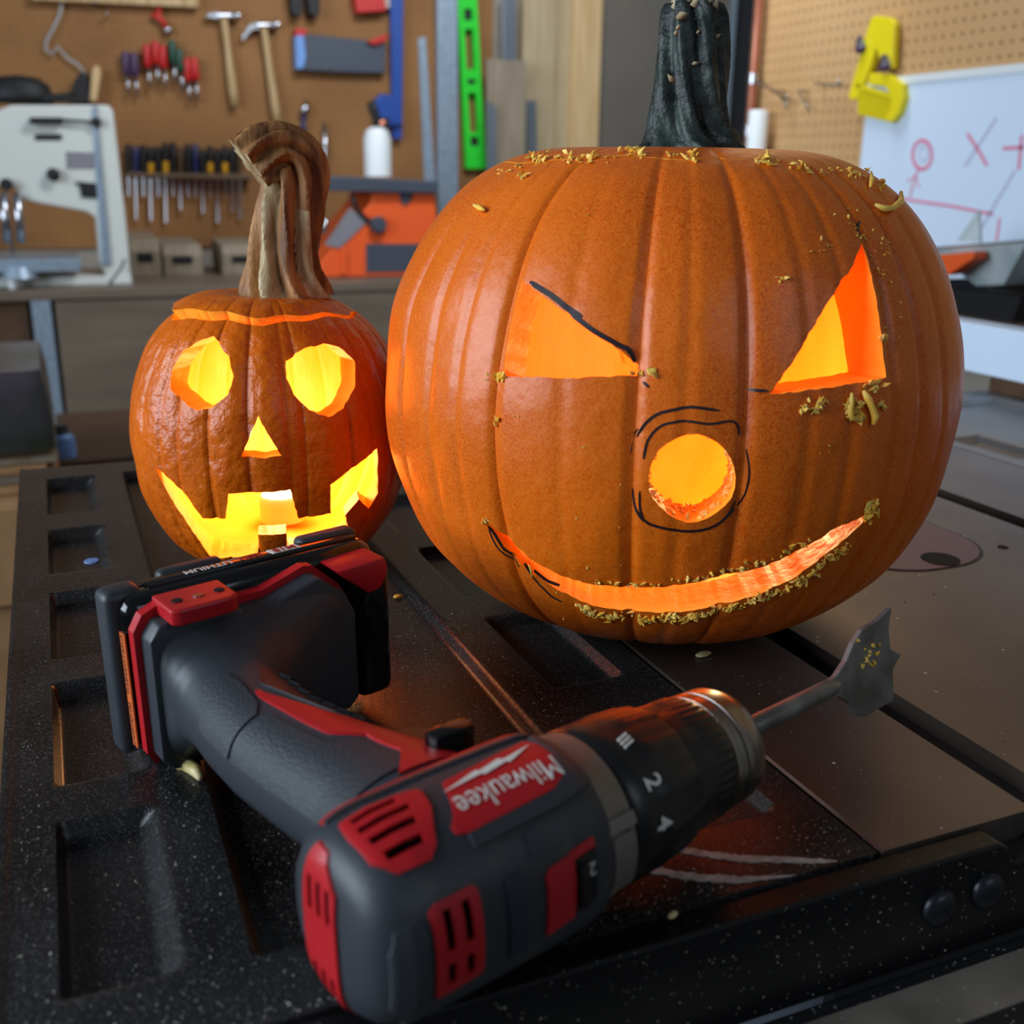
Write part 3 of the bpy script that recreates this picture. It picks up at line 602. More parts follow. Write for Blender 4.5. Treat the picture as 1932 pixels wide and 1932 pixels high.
def rrect(x0, x1, y0, y1, r, n=10):
    P = []
    for cx, cy, a0 in ((x1-r, y1-r, 0), (x0+r, y1-r, 90), (x0+r, y0+r, 180), (x1-r, y0+r, 270)):
        P += [(cx+r*math.cos(math.radians(a0+90*k/n)), cy+r*math.sin(math.radians(a0+90*k/n))) for k in range(n+1)]
    return P
mk('insert_gap', tl_(prism([(x, y, T-.002) for x, y in rrect(.459, .5755, .4885, .88, .05)], (0, 0, .0022))), M_slot, ts)
th = mk('throat_insert', tl_(prism([(x, y, T-.002) for x, y in rrect(.4612, .5733, .4907, .878, .0485)], (0, 0, .0026))), M_throat, ts)
mk('blade_slot', tl_(box(.513, .519, .55, .85, T-.001, T+.0008)), M_hole, th)
mk('finger_hole', tl_(lathe([(0, -.001), (.0125, -.001), (.0125, .0009), (0, .0009)], 24, (.5235, .5035, T))), M_hole, th)
for (x, y) in ((.5835, .508), (.452, .52), (.6, .47)):
    mk('levelling_screw', tl_(lathe([(0, -.001), (.0035, -.001), (.0035, .0004), (0, .0004)], 12, (x, y, T))), M_hole, ts)
# front angle rail, its lower fence rail
zt = T-.0015
pts = [(-.30, T-.047), (-.30, zt), (.312, zt), (.3165, T-.004), (.319, T-.010), (.3235, T-.0125), (.336, T-.0115), (.342, T-.004), (.347, zt), (1.10, zt), (1.10, T-.047)]
mk('front_rail', tl_(prism([(x, .2505, z) for x, z in pts], (0, .0112, 0), .0012)), M_rail, ts)
for (x, z) in ((.2845, T-.0225), (.3085, T-.0215)):
    b_ = mk('rail_bolt', tl_(lathe([(0, 0), (.0080, 0), (.0077, .0016), (.0058, .0032), (.0024, .0039), (0, .0040)], 24, (x, .2506, z), (0, -1, 0))), M_bolt, ts, True, 40)
    mk('hex_socket', tl_(lathe([(0, .003), (.0014, .003), (.0014, .0042), (0, .0042)], 6, (x, .2506, z), (0, -1, 0))), M_hole, b_)
mk('fence_rail', tl_(box(-.30, 1.10, .19, .2498, T-.11, T-.0475, .002)), M_railedge, ts)
mk('fence_rail_top', tl_(box(-.30, 1.10, .2215, .2425, T-.0478, T-.0468)), M_railtop, ts)
mk('cabinet', tl_(box(.28, .755, .30, .90, .30, T-.041, .006)), M_slate, ts)
for sx in (.24, .76):
    for sy in (.30, .90): mk('stand_leg', tl_(tube([(sx, sy, 0), (sx+(.06 if sx < .5 else -.06), sy+(.02 if sy < .5 else -.02), .31)], .018, 8)), M_blackm, ts)
def arc(P, w):
    V = []; Fc = []; P = [Vector((x-TX, y-TY, T)) for x, y in P]; Q = []
    for i in range(len(P)-1):
        for k in range(14): Q.append(P[i].lerp(P[i+1], k/14))
    Q.append(P[-1]); n = len(Q); rr = random.Random(5)
    for i, p in enumerate(Q):
        d = Q[min(i+1, n-1)]-Q[max(i-1, 0)]; nn = Vector((-d.y, d.x, 0)).normalized(); f = i/(n-1)
        ww = w*min(1, f*6+.25, (1-f)*3+.05)/2
        V += [p+nn*ww*(.65+rr.random()*.5)+Vector((0, 0, .0003)), p-nn*ww*(.65+rr.random()*.5)+Vector((0, 0, .0003))]
    Fc = [(2*i, 2*i+1, 2*i+3, 2*i+2) for i in range(n-1)]
    k = len(V); V += [v-Vector((0, 0, .0004)) for v in V]
    Fc += [(k+a, k+d, k+c, k+b) for a, b, c, d in Fc]+[(2*i+s, 2*i+2+s, k+2*i+2+s, k+2*i+s) for i in range(n-1) for s in (0, 1)]
    return V, Fc
mk('pale_arc', arc([(.186, .2985), (.1896, .296), (.1967, .2889), (.2127, .2779), (.2392, .2657), (.2445, .2635)], .0042), M_arc, ts)  # pale ragged arcs laid on the wing near its front edge
mk('pale_arc', arc([(.1715, .2915), (.1748, .2879), (.1886, .2758), (.2055, .2674), (.2248, .2623)], .0046), M_arc, ts)
# white melamine board on an added dark strip that imitates its shadow
tag(mk('shadow_strip', box(1.02, 1.05, .45, .945, T, T+.018, .001), M_brown), 'thin dark strip imitating the shadow under the white melamine board', 'shadow strip')
tag(mk('white_board', box(1.018, 1.052, .42, 1.12, T+.018, T+.076, .002), M_board), 'white melamine board lying at the edge of the saw wing', 'board')

# ------------------------------------------------------------------ pumpkins
class Pumpkin:
    def __init__(s, cx, cy, a, h, e, grooves, d1, d2, dtop, dbot, seed, lump):
        s.o = Vector((cx, cy, T)); s.a, s.h, s.e, s.d1, s.d2, s.dtop, s.dbot, s.seed, s.lump = a, h, e, d1, d2, dtop, dbot, seed, lump
        s.g = [(g if isinstance(g, tuple) else (g, .7)) for g in grooves]
    def base(s, ph):
        r = s.a*max(math.cos(ph), 0)**s.e; z = s.h/2*(1+math.sin(ph))
        if ph > 0: z -= s.dtop*math.exp(-(r/(.30*s.a))**2)
        else: z += s.dbot*math.exp(-(r/(.35*s.a))**2)
        return r, z
    def rib(s, th, ph):
        d = math.degrees(th); v = 0.
        for g, k in s.g:
            q = abs((d-g+180) % 360-180)
            if q < 26: v += k*(s.d1*math.exp(-(q/6.0)**2)+s.d2*math.exp(-(q/.95)**2))
        return v*(.75+.45*abs(math.sin(ph)))
    def S(s, th, ph, off=0., inner=0., ribk=1.):
        r, z = s.base(ph)
        k = 1-s.rib(th, ph)*ribk
        k += s.lump*noise.noise(Vector((3.2*math.cos(th)*math.cos(ph), 3.2*math.sin(th)*math.cos(ph), 3.2*math.sin(ph)+s.seed)))
        r *= k
        if off or inner:
            t = off-inner; c_, s_ = math.cos(ph), math.sin(ph)
            r = max(r+t*c_**.6 if c_ > 0 else 0, 0); z += t*s_
        return Vector((r*math.cos(th), r*math.sin(th), z))
    def hit(s, x, y):                                        # photo pixel -> (azimuth, latitude) on the smooth body
        d = ray(x, y); o = EYE-s.o; t = .2
        while t < 1.4:
            q = o+d*t
            if 0 < q.z < s.h:
                sp = 2*q.z/s.h-1; rr = s.a*math.sqrt(max(1-sp*sp, 0))**s.e*(1-s.d1*.25)
                if q.x*q.x+q.y*q.y < rr*rr: return math.atan2(q.y, q.x), math.asin(sp)
            t += .0006
        return None
    def at(s, x, y, off=0.):
        h_ = s.hit(x, y); return s.S(h_[0], h_[1], off) if h_ else None
    def body(s, phL, t, NT=440, NP=76, NI=36):
        V, Fc, MI = [], [], []
        ths = [2*PI*k/NT for k in range(NT)]
        rows = []
        for i in range(NP+1):
            f = i/NP; rows.append([s.S(th, -PI/2+.02+(phL(th)+PI/2-.02)*f) for th in ths])
        n_o = len(rows)
        for i in range(NI+1):
            f = 1-i/NI; rows.append([s.S(th, -PI/2+.02+(phL(th)+PI/2-.02)*f, 0, t, .45) for th in ths])
        for r in rows: V += r
        for i in range(len(rows)-1):
            mi = 0 if i < n_o-1 else (1 if i == n_o-1 else 2)
            for j in range(NT): Fc.append((i*NT+j, i*NT+(j+1) % NT, (i+1)*NT+(j+1) % NT, (i+1)*NT+j)); MI.append(mi)
        Fc.append(tuple(range(NT))[::-1]); MI.append(0); k = (len(rows)-1)*NT; Fc.append(tuple(range(k, k+NT))); MI.append(2)
        return V, Fc, MI
    def lid(s, phL, t, gap, NT=440, NP=26):
        V, Fc, MI, rows = [], [], [], []; ths = [2*PI*k/NT for k in range(NT)]
        for i in range(NP+1): rows.append([s.S(th, phL(th)+gap+(PI/2-.03-phL(th)-gap)*i/NP) for th in ths])
        rows = rows[::-1]; n_o = len(rows)
        for i in range(NP//2+1): rows.append([s.S(th, phL(th)+gap+(PI/2-.03-phL(th)-gap)*i/(NP//2), 0, t, .45) for th in ths])
        for r in rows: V += r
        for i in range(len(rows)-1):
            mi = 0 if i < n_o-1 else (1 if i == n_o-1 else 2)
            for j in range(NT): Fc.append((i*NT+j, i*NT+(j+1) % NT, (i+1)*NT+(j+1) % NT, (i+1)*NT+j)); MI.append(mi)
        Fc.append(tuple(range(NT))); MI.append(0); k = (len(rows)-1)*NT; Fc.append(tuple(range(k, k+NT))[::-1]); MI.append(2)
        return V, Fc, MI
    def cutter(s, px, kin, rough=.0004, step=.0025, tilt=0.):
        rr = random.Random(len(px)*7+int(px[0][0]))
        P = []
        for p in px:
            q = s.at(*p)
            if q is None: raise RuntimeError('miss %s' % (p,))
            P.append(q)
        c = sum(P, Vector())/len(P); d = Vector((-c.x, -c.y, tilt*math.hypot(c.x, c.y))).normalized()
        Q = []
        for i, p in enumerate(P):
            q = P[(i+1) % len(P)]; n = max(1, int((q-p).length/step))
            for k in range(n):
                v = p.lerp(q, k/n)
                if k: v = v+Vector((rr.uniform(-1, 1), rr.uniform(-1, 1), rr.uniform(-1, 1)))*rough
                Q.append(v)
        kmin = min(q.dot(d) for q in Q)-.03; kmax = -kin
        a = [q+d*(kmin-q.dot(d)) for q in Q]; b = [q+d*(kmax-q.dot(d)) for q in Q]; n = len(Q)
        return a+b, [tuple(range(n))[::-1], tuple(range(n, 2*n))]+[(i, (i+1) % n, n+(i+1) % n, n+i) for i in range(n)]
def carve(pk, bodyvf, cutters, parent, skin):
    o = mk('shell', bodyvf, [skin, M_flesh, M_inner], parent)
    c = mk('cutter', add(*cutters), [skin, M_flesh, M_inner]); c.parent = parent
    c.data.polygons.foreach_set('material_index', [1]*len(c.data.polygons))
    boolean(o, c)
    me = o.data; me.polygons.foreach_set('use_smooth', [True]*len(me.polygons)); me.set_sharp_from_angle(angle=math.radians(38))
    return o
def stem(P, R, nr, amp, twist, n=96, sub=5):
    P = [Vector(p) for p in P]; Q = []; RR = []
    for i in range(len(P)-1):
        p0, p1, p2, p3 = P[max(i-1, 0)], P[i], P[i+1], P[min(i+2, len(P)-1)]
        for k in range(sub):
            t = k/sub; Q.append(.5*((2*p1)+(p2-p0)*t+(2*p0-5*p1+4*p2-p3)*t*t+(3*p1-p0-3*p2+p3)*t**3)); RR.append(R[i]+(R[i+1]-R[i])*t)
    Q.append(P[-1]); RR.append(R[-1]); x = None; rings = []
    for i, p in enumerate(Q):
        d = (Q[min(i+1, len(Q)-1)]-Q[max(i-1, 0)]).normalized()
        if x is None: x = (Vector((1, 0, 0))-d*d.x).normalized()
        x = (x-d*x.dot(d)).normalized(); y = d.cross(x); ring = []
        for k in range(n):
            a = 2*PI*k/n; w_ = a+twist*i/len(Q)
            g = 1+amp*(abs(math.cos(nr*w_/2))**1.5-.55)+.05*math.sin(17*w_+i*.3)+.06*noise.noise(Vector((math.cos(w_)*2.5, math.sin(w_)*2.5, i*.12)))
            ring.append(p+(x*math.cos(a)+y*math.sin(a))*RR[i]*g)
        rings.append(ring)
    return loft(rings), n, len(rings)

# ---- large pumpkin
BP = Pumpkin(.3072, .5092, .1535, .2585, .62, [0], .0, .0, .012, .012, 1.3, .006)
def gz(pk, xs, y, rest):
    out = []
    for x, k in xs:
        h_ = pk.hit(x, y)
        if h_: out.append((math.degrees(h_[0]) % 360, k))
    ang = sorted((g-180+360) % 360 for g, k in out)           # the unseen back: even spacing
    lo, hi = ang[-1], ang[0]+360; n = int((hi-lo)/rest)
    return out+[((lo+(hi-lo)*(i+1)/(n+1)+random.uniform(-2, 2)+180) % 360, random.uniform(.5, 1)) for i in range(n)]
gro = gz(BP, [(757, .6), (812, .6), (868, .45), (943, 1.0), (1070, .2), (1205, 1.0), (1300, .3), (1415, 1.05), (1530, .35), (1610, .5), (1690, .8), (1745, .7), (1785, .5)], 640, 17)
BP = Pumpkin(.3072, .5092, .1535, .2585, .62, gro, .020, .020, .012, .012, 1.3, .012)
bp = thing('carved_pumpkin', BP.o, 'large orange carved pumpkin with slanted triangle eyes and a dark green stem', 'pumpkin')
thf = math.atan2(-BP.o.y, -BP.o.x)
def phB(th): return math.radians(61+6*math.cos(th-thf)+.8*math.sin(7*th)+.5*math.sin(13*th+1))
eyeL = [(981, 529), (1040, 568), (1110, 618), (1170, 662), (1203, 692), (1200, 713), (1080, 713), (946, 712), (953, 640), (965, 575)]
eyeR = [(1633, 458), (1655, 545), (1670, 640), (1676, 713), (1590, 728), (1452, 745), (1500, 675), (1560, 575)]
nose_ = [(1307+84*math.cos(t)*(1+.02*math.sin(5*t)), 904+82*math.sin(t)*(1+.03*math.sin(4*t+1))) for t in np.linspace(0, 2*PI, 26, endpoint=False)]
mouth = [(908, 986), (945, 1016), (1000, 1058), (1060, 1088), (1110, 1102), (1180, 1112), (1250, 1110), (1330, 1096), (1400, 1082), (1470, 1058), (1540, 1020), (1590, 990), (1632, 972),
         (1626, 988), (1598, 1014), (1560, 1050), (1500, 1092), (1420, 1126), (1330, 1150), (1250, 1158), (1170, 1155), (1115, 1143), (1050, 1112), (985, 1072), (940, 1030)]
cuts = [BP.cutter(eyeL, .05, tilt=-.22), BP.cutter(eyeR, .03, tilt=-.06), BP.cutter(nose_, .07, .0009), BP.cutter(mouth, .02, .0004)]
carve(BP, BP.body(phB, .024), cuts, bp, M_skin)
lid = mk('lid', BP.lid(phB, .022, math.radians(.3)), [M_skin, M_flesh, M_inner], bp, True, 38)
yc = BP.o.y
(sv, sf), n_, nrw = stem([onY(x, y, yc)-BP.o for x, y in ((1300, 292), (1300, 268), (1299, 245), (1300, 200), (1303, 140), (1308, 75), (1312, 30), (1314, 8))],
                        [.030, .0245, .0195, .0178, .0168, .0160, .0152, .0130], 7, .30, 1.0)
st = mk('stem', (sv, sf), [M_stemg, M_stemc], lid, True, 50)
st.data.polygons[-1].material_index = 1; st.data.polygons[-2].material_index = 1
# torn pale cork on the cut top
ctop = onY(1314, 8, yc)-BP.o
mk('cork_rim', add(*[tube([ctop+Vector((.0125*math.cos(a), .0125*math.sin(a), -.003)), ctop+Vector((.011*math.cos(a+.3), .011*math.sin(a+.3), .002+.003*random.random())), ctop+Vector((.007*math.cos(a+.6), .007*math.sin(a+.6), .0005))], [.0022, .0016, .001], 6) for a in np.linspace(0, 2*PI, 15)]), M_stemc, st, True)
for (x, y) in ((1285, 28), (1268, 150), (1277, 62), (1330, 245), (1346, 180), (1318, 60), (1310, 120)):
    pass
# marker lines
def ribbon(pk, px, w, name='marker_line', parent=None, off=.0003):
    P = []; qx = []
    for i in range(len(px)-1):
        p0, p1, p2, p3 = [np.array(px[j], float) for j in (max(i-1, 0), i, i+1, min(i+2, len(px)-1))]
        for k in range(6):
            t = k/6; qx.append(tuple(.5*(2*p1+(p2-p0)*t+(2*p0-5*p1+4*p2-p3)*t*t+(3*p1-p0-3*p2+p3)*t**3)))
    px = qx+[px[-1]]
    for i in range(len(px)-1):
        n = max(1, int(math.dist(px[i], px[i+1])/6))
        for k in range(n):
            q = (px[i][0]+(px[i+1][0]-px[i][0])*k/n, px[i][1]+(px[i+1][1]-px[i][1])*k/n); h_ = pk.hit(*q)
            if h_: P.append(h_)
    h_ = pk.hit(*px[-1]); P.append(h_) if h_ else None
    V = []; Fc = []; n = len(P)
    for i, (th, ph) in enumerate(P):
        p = pk.S(th, ph, off); q = pk.S(th, ph, -.0008); a = pk.S(*P[max(i-1, 0)], off); b = pk.S(*P[min(i+1, n-1)], off)
        nn = pk.S(th, ph, .01)-pk.S(th, ph); s_ = (b-a).cross(nn).normalized()*w/2*min(1, .4+i*.3, .4+(n-1-i)*.3)
        V += [p+s_, p-s_, q-s_, q+s_]
    for i in range(n-1):
        a = 4*i; Fc += [(a+j, a+(j+1) % 4, a+4+(j+1) % 4, a+4+j) for j in range(4)]
    Fc += [(0, 1, 2, 3), (4*n-4, 4*n-3, 4*n-2, 4*n-1)]
    return mk(name, (V, Fc), M_marker, parent, True, 40)
for px, w in (([(998, 532), (1040, 556), (1075, 583), (1100, 598)], .0024), ([(1075, 588), (1120, 622), (1165, 650), (1186, 662), (1196, 686)], .0021),
              ([(1200, 828), (1216, 802), (1240, 783), (1275, 773), (1310, 769), (1358, 776)], .0012), ([(1213, 868), (1222, 832), (1245, 806), (1275, 797), (1300, 796), (1340, 801), (1380, 796), (1394, 805), (1397, 824)], .0010),
              ([(1188, 860), (1192, 830), (1202, 812)], .0008), ([(1192, 925), (1200, 965), (1222, 988), (1260, 999), (1300, 1004), (1345, 997), (1375, 976), (1392, 950)], .0012), ([(1206, 928), (1207, 962), (1215, 985)], .0009),
              ([(1380, 976), (1398, 958), (1410, 932), (1416, 890), (1412, 850)], .0007), ([(1416, 738), (1450, 738)], .0013), ([(1212, 722), (1224, 732)], .0012),
              ([(920, 1000), (945, 1040), (975, 1072)], .0010), ([(985, 1066), (1010, 1096), (1040, 1124), (1060, 1135)], .0010), ([(1005, 1078), (1030, 1096), (1055, 1106)], .0009), ([(916, 996), (930, 1030), (960, 1062)], .0007),
              ([(1630, 418), (1633, 440), (1637, 455)], .0012)):
    ribbon(BP, px, w, parent=bp)
# ---- light inside
def led(loc, power, col, label, r=.018):
    t = thing('led_candle', loc, label, 'candle')
    mk('base', lathe([(0, 0), (r, 0), (r, .014), (r*.9, .017), (0, .017)], 24), M_pvc, t, True, 40)
    mk('lit_tip', lathe([(.004, .017), (.006, .022), (.005, .028), (0, .034)], 14), mat('led_glow', (255, 226, 160), .4, emit=(255, 214, 130), estr=8), t, True)
    l = bpy.data.lights.new('candle_light', 'POINT'); l.energy = power; l.color = col; l.shadow_soft_size = .012
    lo = bpy.data.objects.new('candle_light', l); C.objects.link(lo); lo.parent = t; lo.location = (0, 0, .046)
    return t
rB, zB = BP.base(-PI/2+.3)
led(BP.o+Vector((.058, -.014, .042)), .54, (1, .72, .33), 'small lit white candle on the floor inside the large pumpkin')

# ---- small pumpkin
SP = Pumpkin(.1172, .6555, .0845, .1715, .68, [0], 0, 0, .008, .008, 5.1, .008)
gro = gz(SP, [(268, .5), (302, .6), (330, .8), (390, .9), (465, 1.0), (540, .6), (570, .8), (655, .7), (700, .6), (735, .5)], 760, 20)
SP = Pumpkin(.1172, .6555, .0845, .1715, .68, gro, .026, .024, .008, .008, 5.1, .016)
sp = thing('carved_pumpkin', SP.o, 'small carved pumpkin with round eyes, toothy mouth and bent brown stem', 'pumpkin')
thS = math.atan2(-SP.o.y, -SP.o.x)
def phS(th): return math.radians(58+1.5*math.cos(th-thS)+1.2*math.sin(5*th+1)+.8*math.sin(11*th))
eL = [(345, 660), (372, 645), (402, 634), (412, 652), (432, 672), (441, 710), (430, 745), (400, 770), (370, 775), (340, 755), (319, 735), (322, 700)]
eR = [(540, 682), (575, 657), (610, 648), (640, 655), (671, 682), (670, 730), (650, 770), (620, 787), (585, 775), (555, 745), (541, 715)]
nS = [(487, 784), (531, 860), (490, 864), (455, 862)]
mS = [(294, 882), (320, 905), (350, 935), (383, 978), (425, 979), (430, 932), (548, 924), (564, 980), (624, 968), (622, 914), (660, 887), (714, 846),
      (712, 930), (698, 960), (678, 942), (654, 974), (660, 1002), (620, 1022), (542, 1036), (540, 1006), (486, 1010), (486, 1046), (440, 1052), (398, 1052), (352, 992), (312, 930)]
carve(SP, SP.body(phS, .015, 360, 70, 34), [SP.cutter(eL, .035), SP.cutter(eR, .035), SP.cutter(nS, .04), SP.cutter(mS, .012, .0003)], sp, M_skin2)
lidS = mk('lid', SP.lid(phS, .014, math.radians(1.2), 360, 26), [M_skin2, M_flesh, M_inner], sp, True, 38)
lidS.matrix_local = Matrix.Translation((-.001, .002, .0024)) @ Matrix.Translation((0, 0, .15)) @ Matrix.Rotation(math.radians(2.4), 4, 'Y') @ Matrix.Translation((0, 0, -.15))
yc = SP.o.y
(sv, sf), n_, nrw = stem([onY(x, y, yc)-SP.o for x, y in ((540, 566), (538, 545), (536, 510), (537, 470), (541, 425), (547, 380), (550, 340), (543, 308), (520, 294), (490, 302), (464, 322))],
                        [.026, .0235, .0195, .0180, .0172, .0172, .0172, .0165, .0158, .0158, .0150], 9, .36, 1.2)
st2 = mk('stem', (sv, sf), [M_stemb, M_stemw], lidS, True, 50)
for i, p in enumerate(st2.data.polygons):
    if len(p.vertices) > 4: p.material_index = 1; continue
    k = i % n_; r_ = i//n_
    w_ = (k/n_+1.2*r_/nrw/(2*PI)) % 1
    if (.60 < w_ < .72 and r_ < nrw*.55) or (.83 < w_ < .90 and r_ < nrw*.45): p.material_index = 1
led(SP.o+Vector((.005, .012, .024)), .40, (1, .72, .30), 'small lit white candle on the floor inside the small pumpkin', .014)

# ------------------------------------------------------------------ cordless drill lying on its side
A_ = onZ(690, 1730, T+.033); B_ = onZ(1370, 1395, T+.036)
du = (B_-A_).normalized(); dv = Vector((0, 0, 1)).cross(du).normalized(); dw = du.cross(dv)
dr = thing('cordless_drill', A_, 'red and black cordless drill with battery lying on its side on the saw', 'drill', rot=Matrix((du, dv, dw)).transposed())
BPROF = [(-.0125, .012), (-.0120, .018), (-.0105, .0225), (-.007, .0262), (-.002, .0286), (.006, .0300), (.03, .0306), (.055, .0308), (.066, .0306), (.0715, .0295)]
def srad(n, a): return (abs(math.cos(a))**n+abs(math.sin(a))**n)**(-1/n)
def SB(u, adeg, off=0., n=2.45):
    a = math.radians(adeg); r = interp(BPROF, u)[0]*srad(n, a)+off
    return Vector((u, r*math.cos(a), r*math.sin(a)))
angs = [360*k/96 for k in range(96)]
us_ = sorted(set([p[0] for p in BPROF]+list(np.linspace(0, .07, 16))))
housing = mk('motor_housing', loft([[SB(u, a) for a in angs] for u in us_]), [M_dusty, M_hole], dr)
slots = []
def slotdef(u0, u1, a0, a1, d0=-.007, d1=.004): return slab([(u0, a0, a1), (u1, a0, a1)], SB, d0, d1, 4, 3)
sA = [(-.0005, .0150, 78.5, 83), (-.0012, .0165, 88, 93), (-.0010, .0145, 99, 104.5), (-.0002, .0122, 111.5, 117.5)]
sB_ = [(.0075, .0102, 151, 173), (.0138, .0165, 151, 173), (.0075, .0102, 181, 194), (.0138, .0165, 181, 194)]
LA = [(-.0042, 88, 114), (-.003, 75, 117), (.0004, 75, 126), (.0102, 76, 127), (.0141, 76.5, 121), (.0165, 77, 112), (.0210, 79, 98), (.0229, 81, 85)]
LB = [(.0040, 149, 200), (.0065, 146.5, 200), (.0185, 146, 198), (.0198, 149, 196)]
def panel(name, L, sl, mt, th=.0009):
    o = mk(name, slab(L, SB, -.0012, th, 20, 16), mt, dr)
    if sl:
        c = mk('c', add(*[slotdef(*s) for s in sl]), mt); c.parent = dr; boolean(o, c)
    me = o.data; me.polygons.foreach_set('use_smooth', [True]*len(me.polygons)); me.set_sharp_from_angle(angle=math.radians(35)); return o
c = mk('c', add(*[slotdef(*s) for s in sA+sB_]), [M_dusty, M_hole]); c.parent = dr; c.data.polygons.foreach_set('material_index', [1]*len(c.data.polygons)); boolean(housing, c)
housing.data.polygons.foreach_set('use_smooth', [True]*len(housing.data.polygons)); housing.data.set_sharp_from_angle(angle=math.radians(35))
panel('vent_panel', LA, sA, M_red); panel('vent_panel', LB, sB_, M_red)
# logo panel with its lettering
LL = [(.0212, 116, 121), (.0244, 110, 123), (.027, 101, 123), (.0305, 84, 122.6), (.0593, 79, 121), (.0646, 78, 114), (.0675, 83, 100)]
lp = panel('logo_panel', LL, None, M_red, .0008)
def onbody(vf, u0, a0, name, mt, par, flip=True, off=.0009, th=.0004, n=2.6, prof=None):
    def pt(x, y, o):
        u = u0-x; a = a0+math.degrees(y/.0312)
        return SB(u, a, o) if prof is None else prof(u, a, o)
    V = [pt(v.x, v.y, off+th) for v in vf[0]]
    return mk(name, (V, vf[1]), mt, par)
lt = text2d('Milwaukee', .0088, .2, .0); lt = ([Vector((v.x*1.04, v.y*1.4, 0)) for v in lt[0]], lt[1])
onbody(lt, .0465, 107.5, 'lettering', M_white, lp)
bolt_ = [(.017, -.004), (.004, -.0015), (.0035, -.0032), (-.006, -.0008), (-.0058, -.0022), (-.021, .0022), (-.0045, .0009), (-.005, .0022), (.0058, .0001), (.0052, .0016)]
bv = [Vector((-x, y*.8, 0)) for x, y in bolt_]
onbody((bv, [(0, 1, 9), (1, 2, 8, 9), (2, 3, 7, 8), (3, 4, 6, 7), (4, 5, 6)]), .0475, 90.5, 'bolt_mark', M_white, lp)
# rear vent strip on the end cap
def SR(w, v, off):                                            # rear face
    n = 2.6; rr = (abs(v)**n+abs(w)**n)**(1/n); us2 = [(p[1], p[0]) for p in BPROF[:6]]
    u = float(np.interp(rr, [p[0] for p in us2], [p[1] for p in us2])); return Vector((u-off, v, w))
rv = mk('rear_vent_panel', slab([(-.0285, -.003, .004), (-.026, -.0065, .0085), (-.012, -.0062, .0125), (.008, -.0058, .0125), (.0165, -.0062, .0115), (.0225, .0005, .0105), (.0245, .003, .0095)], SR, -.001, .001, 26, 12), M_red, dr)
c = mk('c', add(*[slab([(w0, v0, v0+.0022), (w1, v0, v0+.0022)], SR, -.004, .004, 6, 3) for w0, w1 in ((.005, .0165), (-.0215, -.0135)) for v0 in (-.0032, .0018, .0068)]), M_red); c.parent = dr; boolean(rv, c)
rv.data.polygons.foreach_set('use_smooth', [True]*len(rv.data.polygons)); rv.data.set_sharp_from_angle(angle=math.radians(35))
# clamshell seam strip, red edge along the handle side
panel('seam_strip', [(-.004, 60, 64), (.01, 62, 66.5), (.07, 66, 71)], None, M_rubber, .0012)
panel('red_edge', [(-.004, 55, 60.5), (.01, 57, 62.5), (.0695, 60, 66)], None, M_red, .0010)
panel('cheek_guard', [(.024, 123.5, 131), (.056, 122, 130), (.064, 116, 128), (.0705, 84, 126), (.0712, 84, 126)], None, M_rubber, .0014)
panel('front_guard', [(.0680, 76, 116), (.0712, 74, 116)], None, M_rubber, .0014)
# band and speed selector on the top of the drill
panel('red_band', [(.0432, 160, 197), (.0455, 157, 196.5), (.0535, 155, 194), (.0540, 155, 194)], None, M_red, .0010)
panel('red_band', [(.0538, 154, 158.5), (.0628, 152, 157)], None, M_red, .0010)
ss = panel('speed_selector', [(.0545, 159.5, 193), (.0630, 158, 191)], None, M_blackp, .0008)
panel('selector_thumb', [(.0552, 163, 188), (.0578, 163, 188)], None, M_blackp, .0030)
onbody(text2d('2', .006), .0606, 168, 'selector_digit', M_white, ss, off=.0009)
panel('housing_rib', [(.0290, 152, 197), (.0300, 151, 198), (.0345, 151, 198), (.0355, 152, 197)], None, mat('blue_black_rubber', (34, 42, 56), .5), .0012)
panel('housing_rib', [(.0400, 136, 147), (.0410, 135, 148), (.0440, 135, 148), (.0450, 136, 147)], None, MATS['blue_black_rubber'], .0010)
panel('end_cap_pad', [(-.0080, 165, 205), (-.0060, 152, 214), (.0005, 150, 216), (.0022, 158, 208)], None, M_rubber, .0011)
mk('screw_hole', lathe([(0, -.001), (.0028, -.001), (.0028, .0004), (0, .0004)], 14, SB(-.001, 222), (SB(-.001, 222, .01)-SB(-.001, 222))), M_hole, dr)
# gearbox
def ring(u, r, n=2., k=72): return [Vector((u, r*srad(n, 2*PI*j/k)*math.cos(2*PI*j/k), r*srad(n, 2*PI*j/k)*math.sin(2*PI*j/k))) for j in range(k)]
mk('gearbox', loft([ring(.066, .0292, 2.3), ring(.0745, .0288, 2.2), ring(.079, .0284), ring(.0835, .0278), ring(.0842, .0265)]), M_gear, dr, True, 40)
def SG(u, adeg, off=0.): a = math.radians(adeg); r = .0285+off; return Vector((u, r*math.cos(a), r*math.sin(a)))
mk('gearbox_lug', slab([(.070, 150, 158), (.0825, 150, 158)], SG, -.002, .0022, 6, 5), M_gear, dr, True, 40)
mk('gearbox_plate', slab([(.0725, 163, 200), (.074, 161, 202), (.081, 161, 202), (.082, 163, 200)], SG, -.002, .0012, 6, 10), M_gear, dr, True, 40)
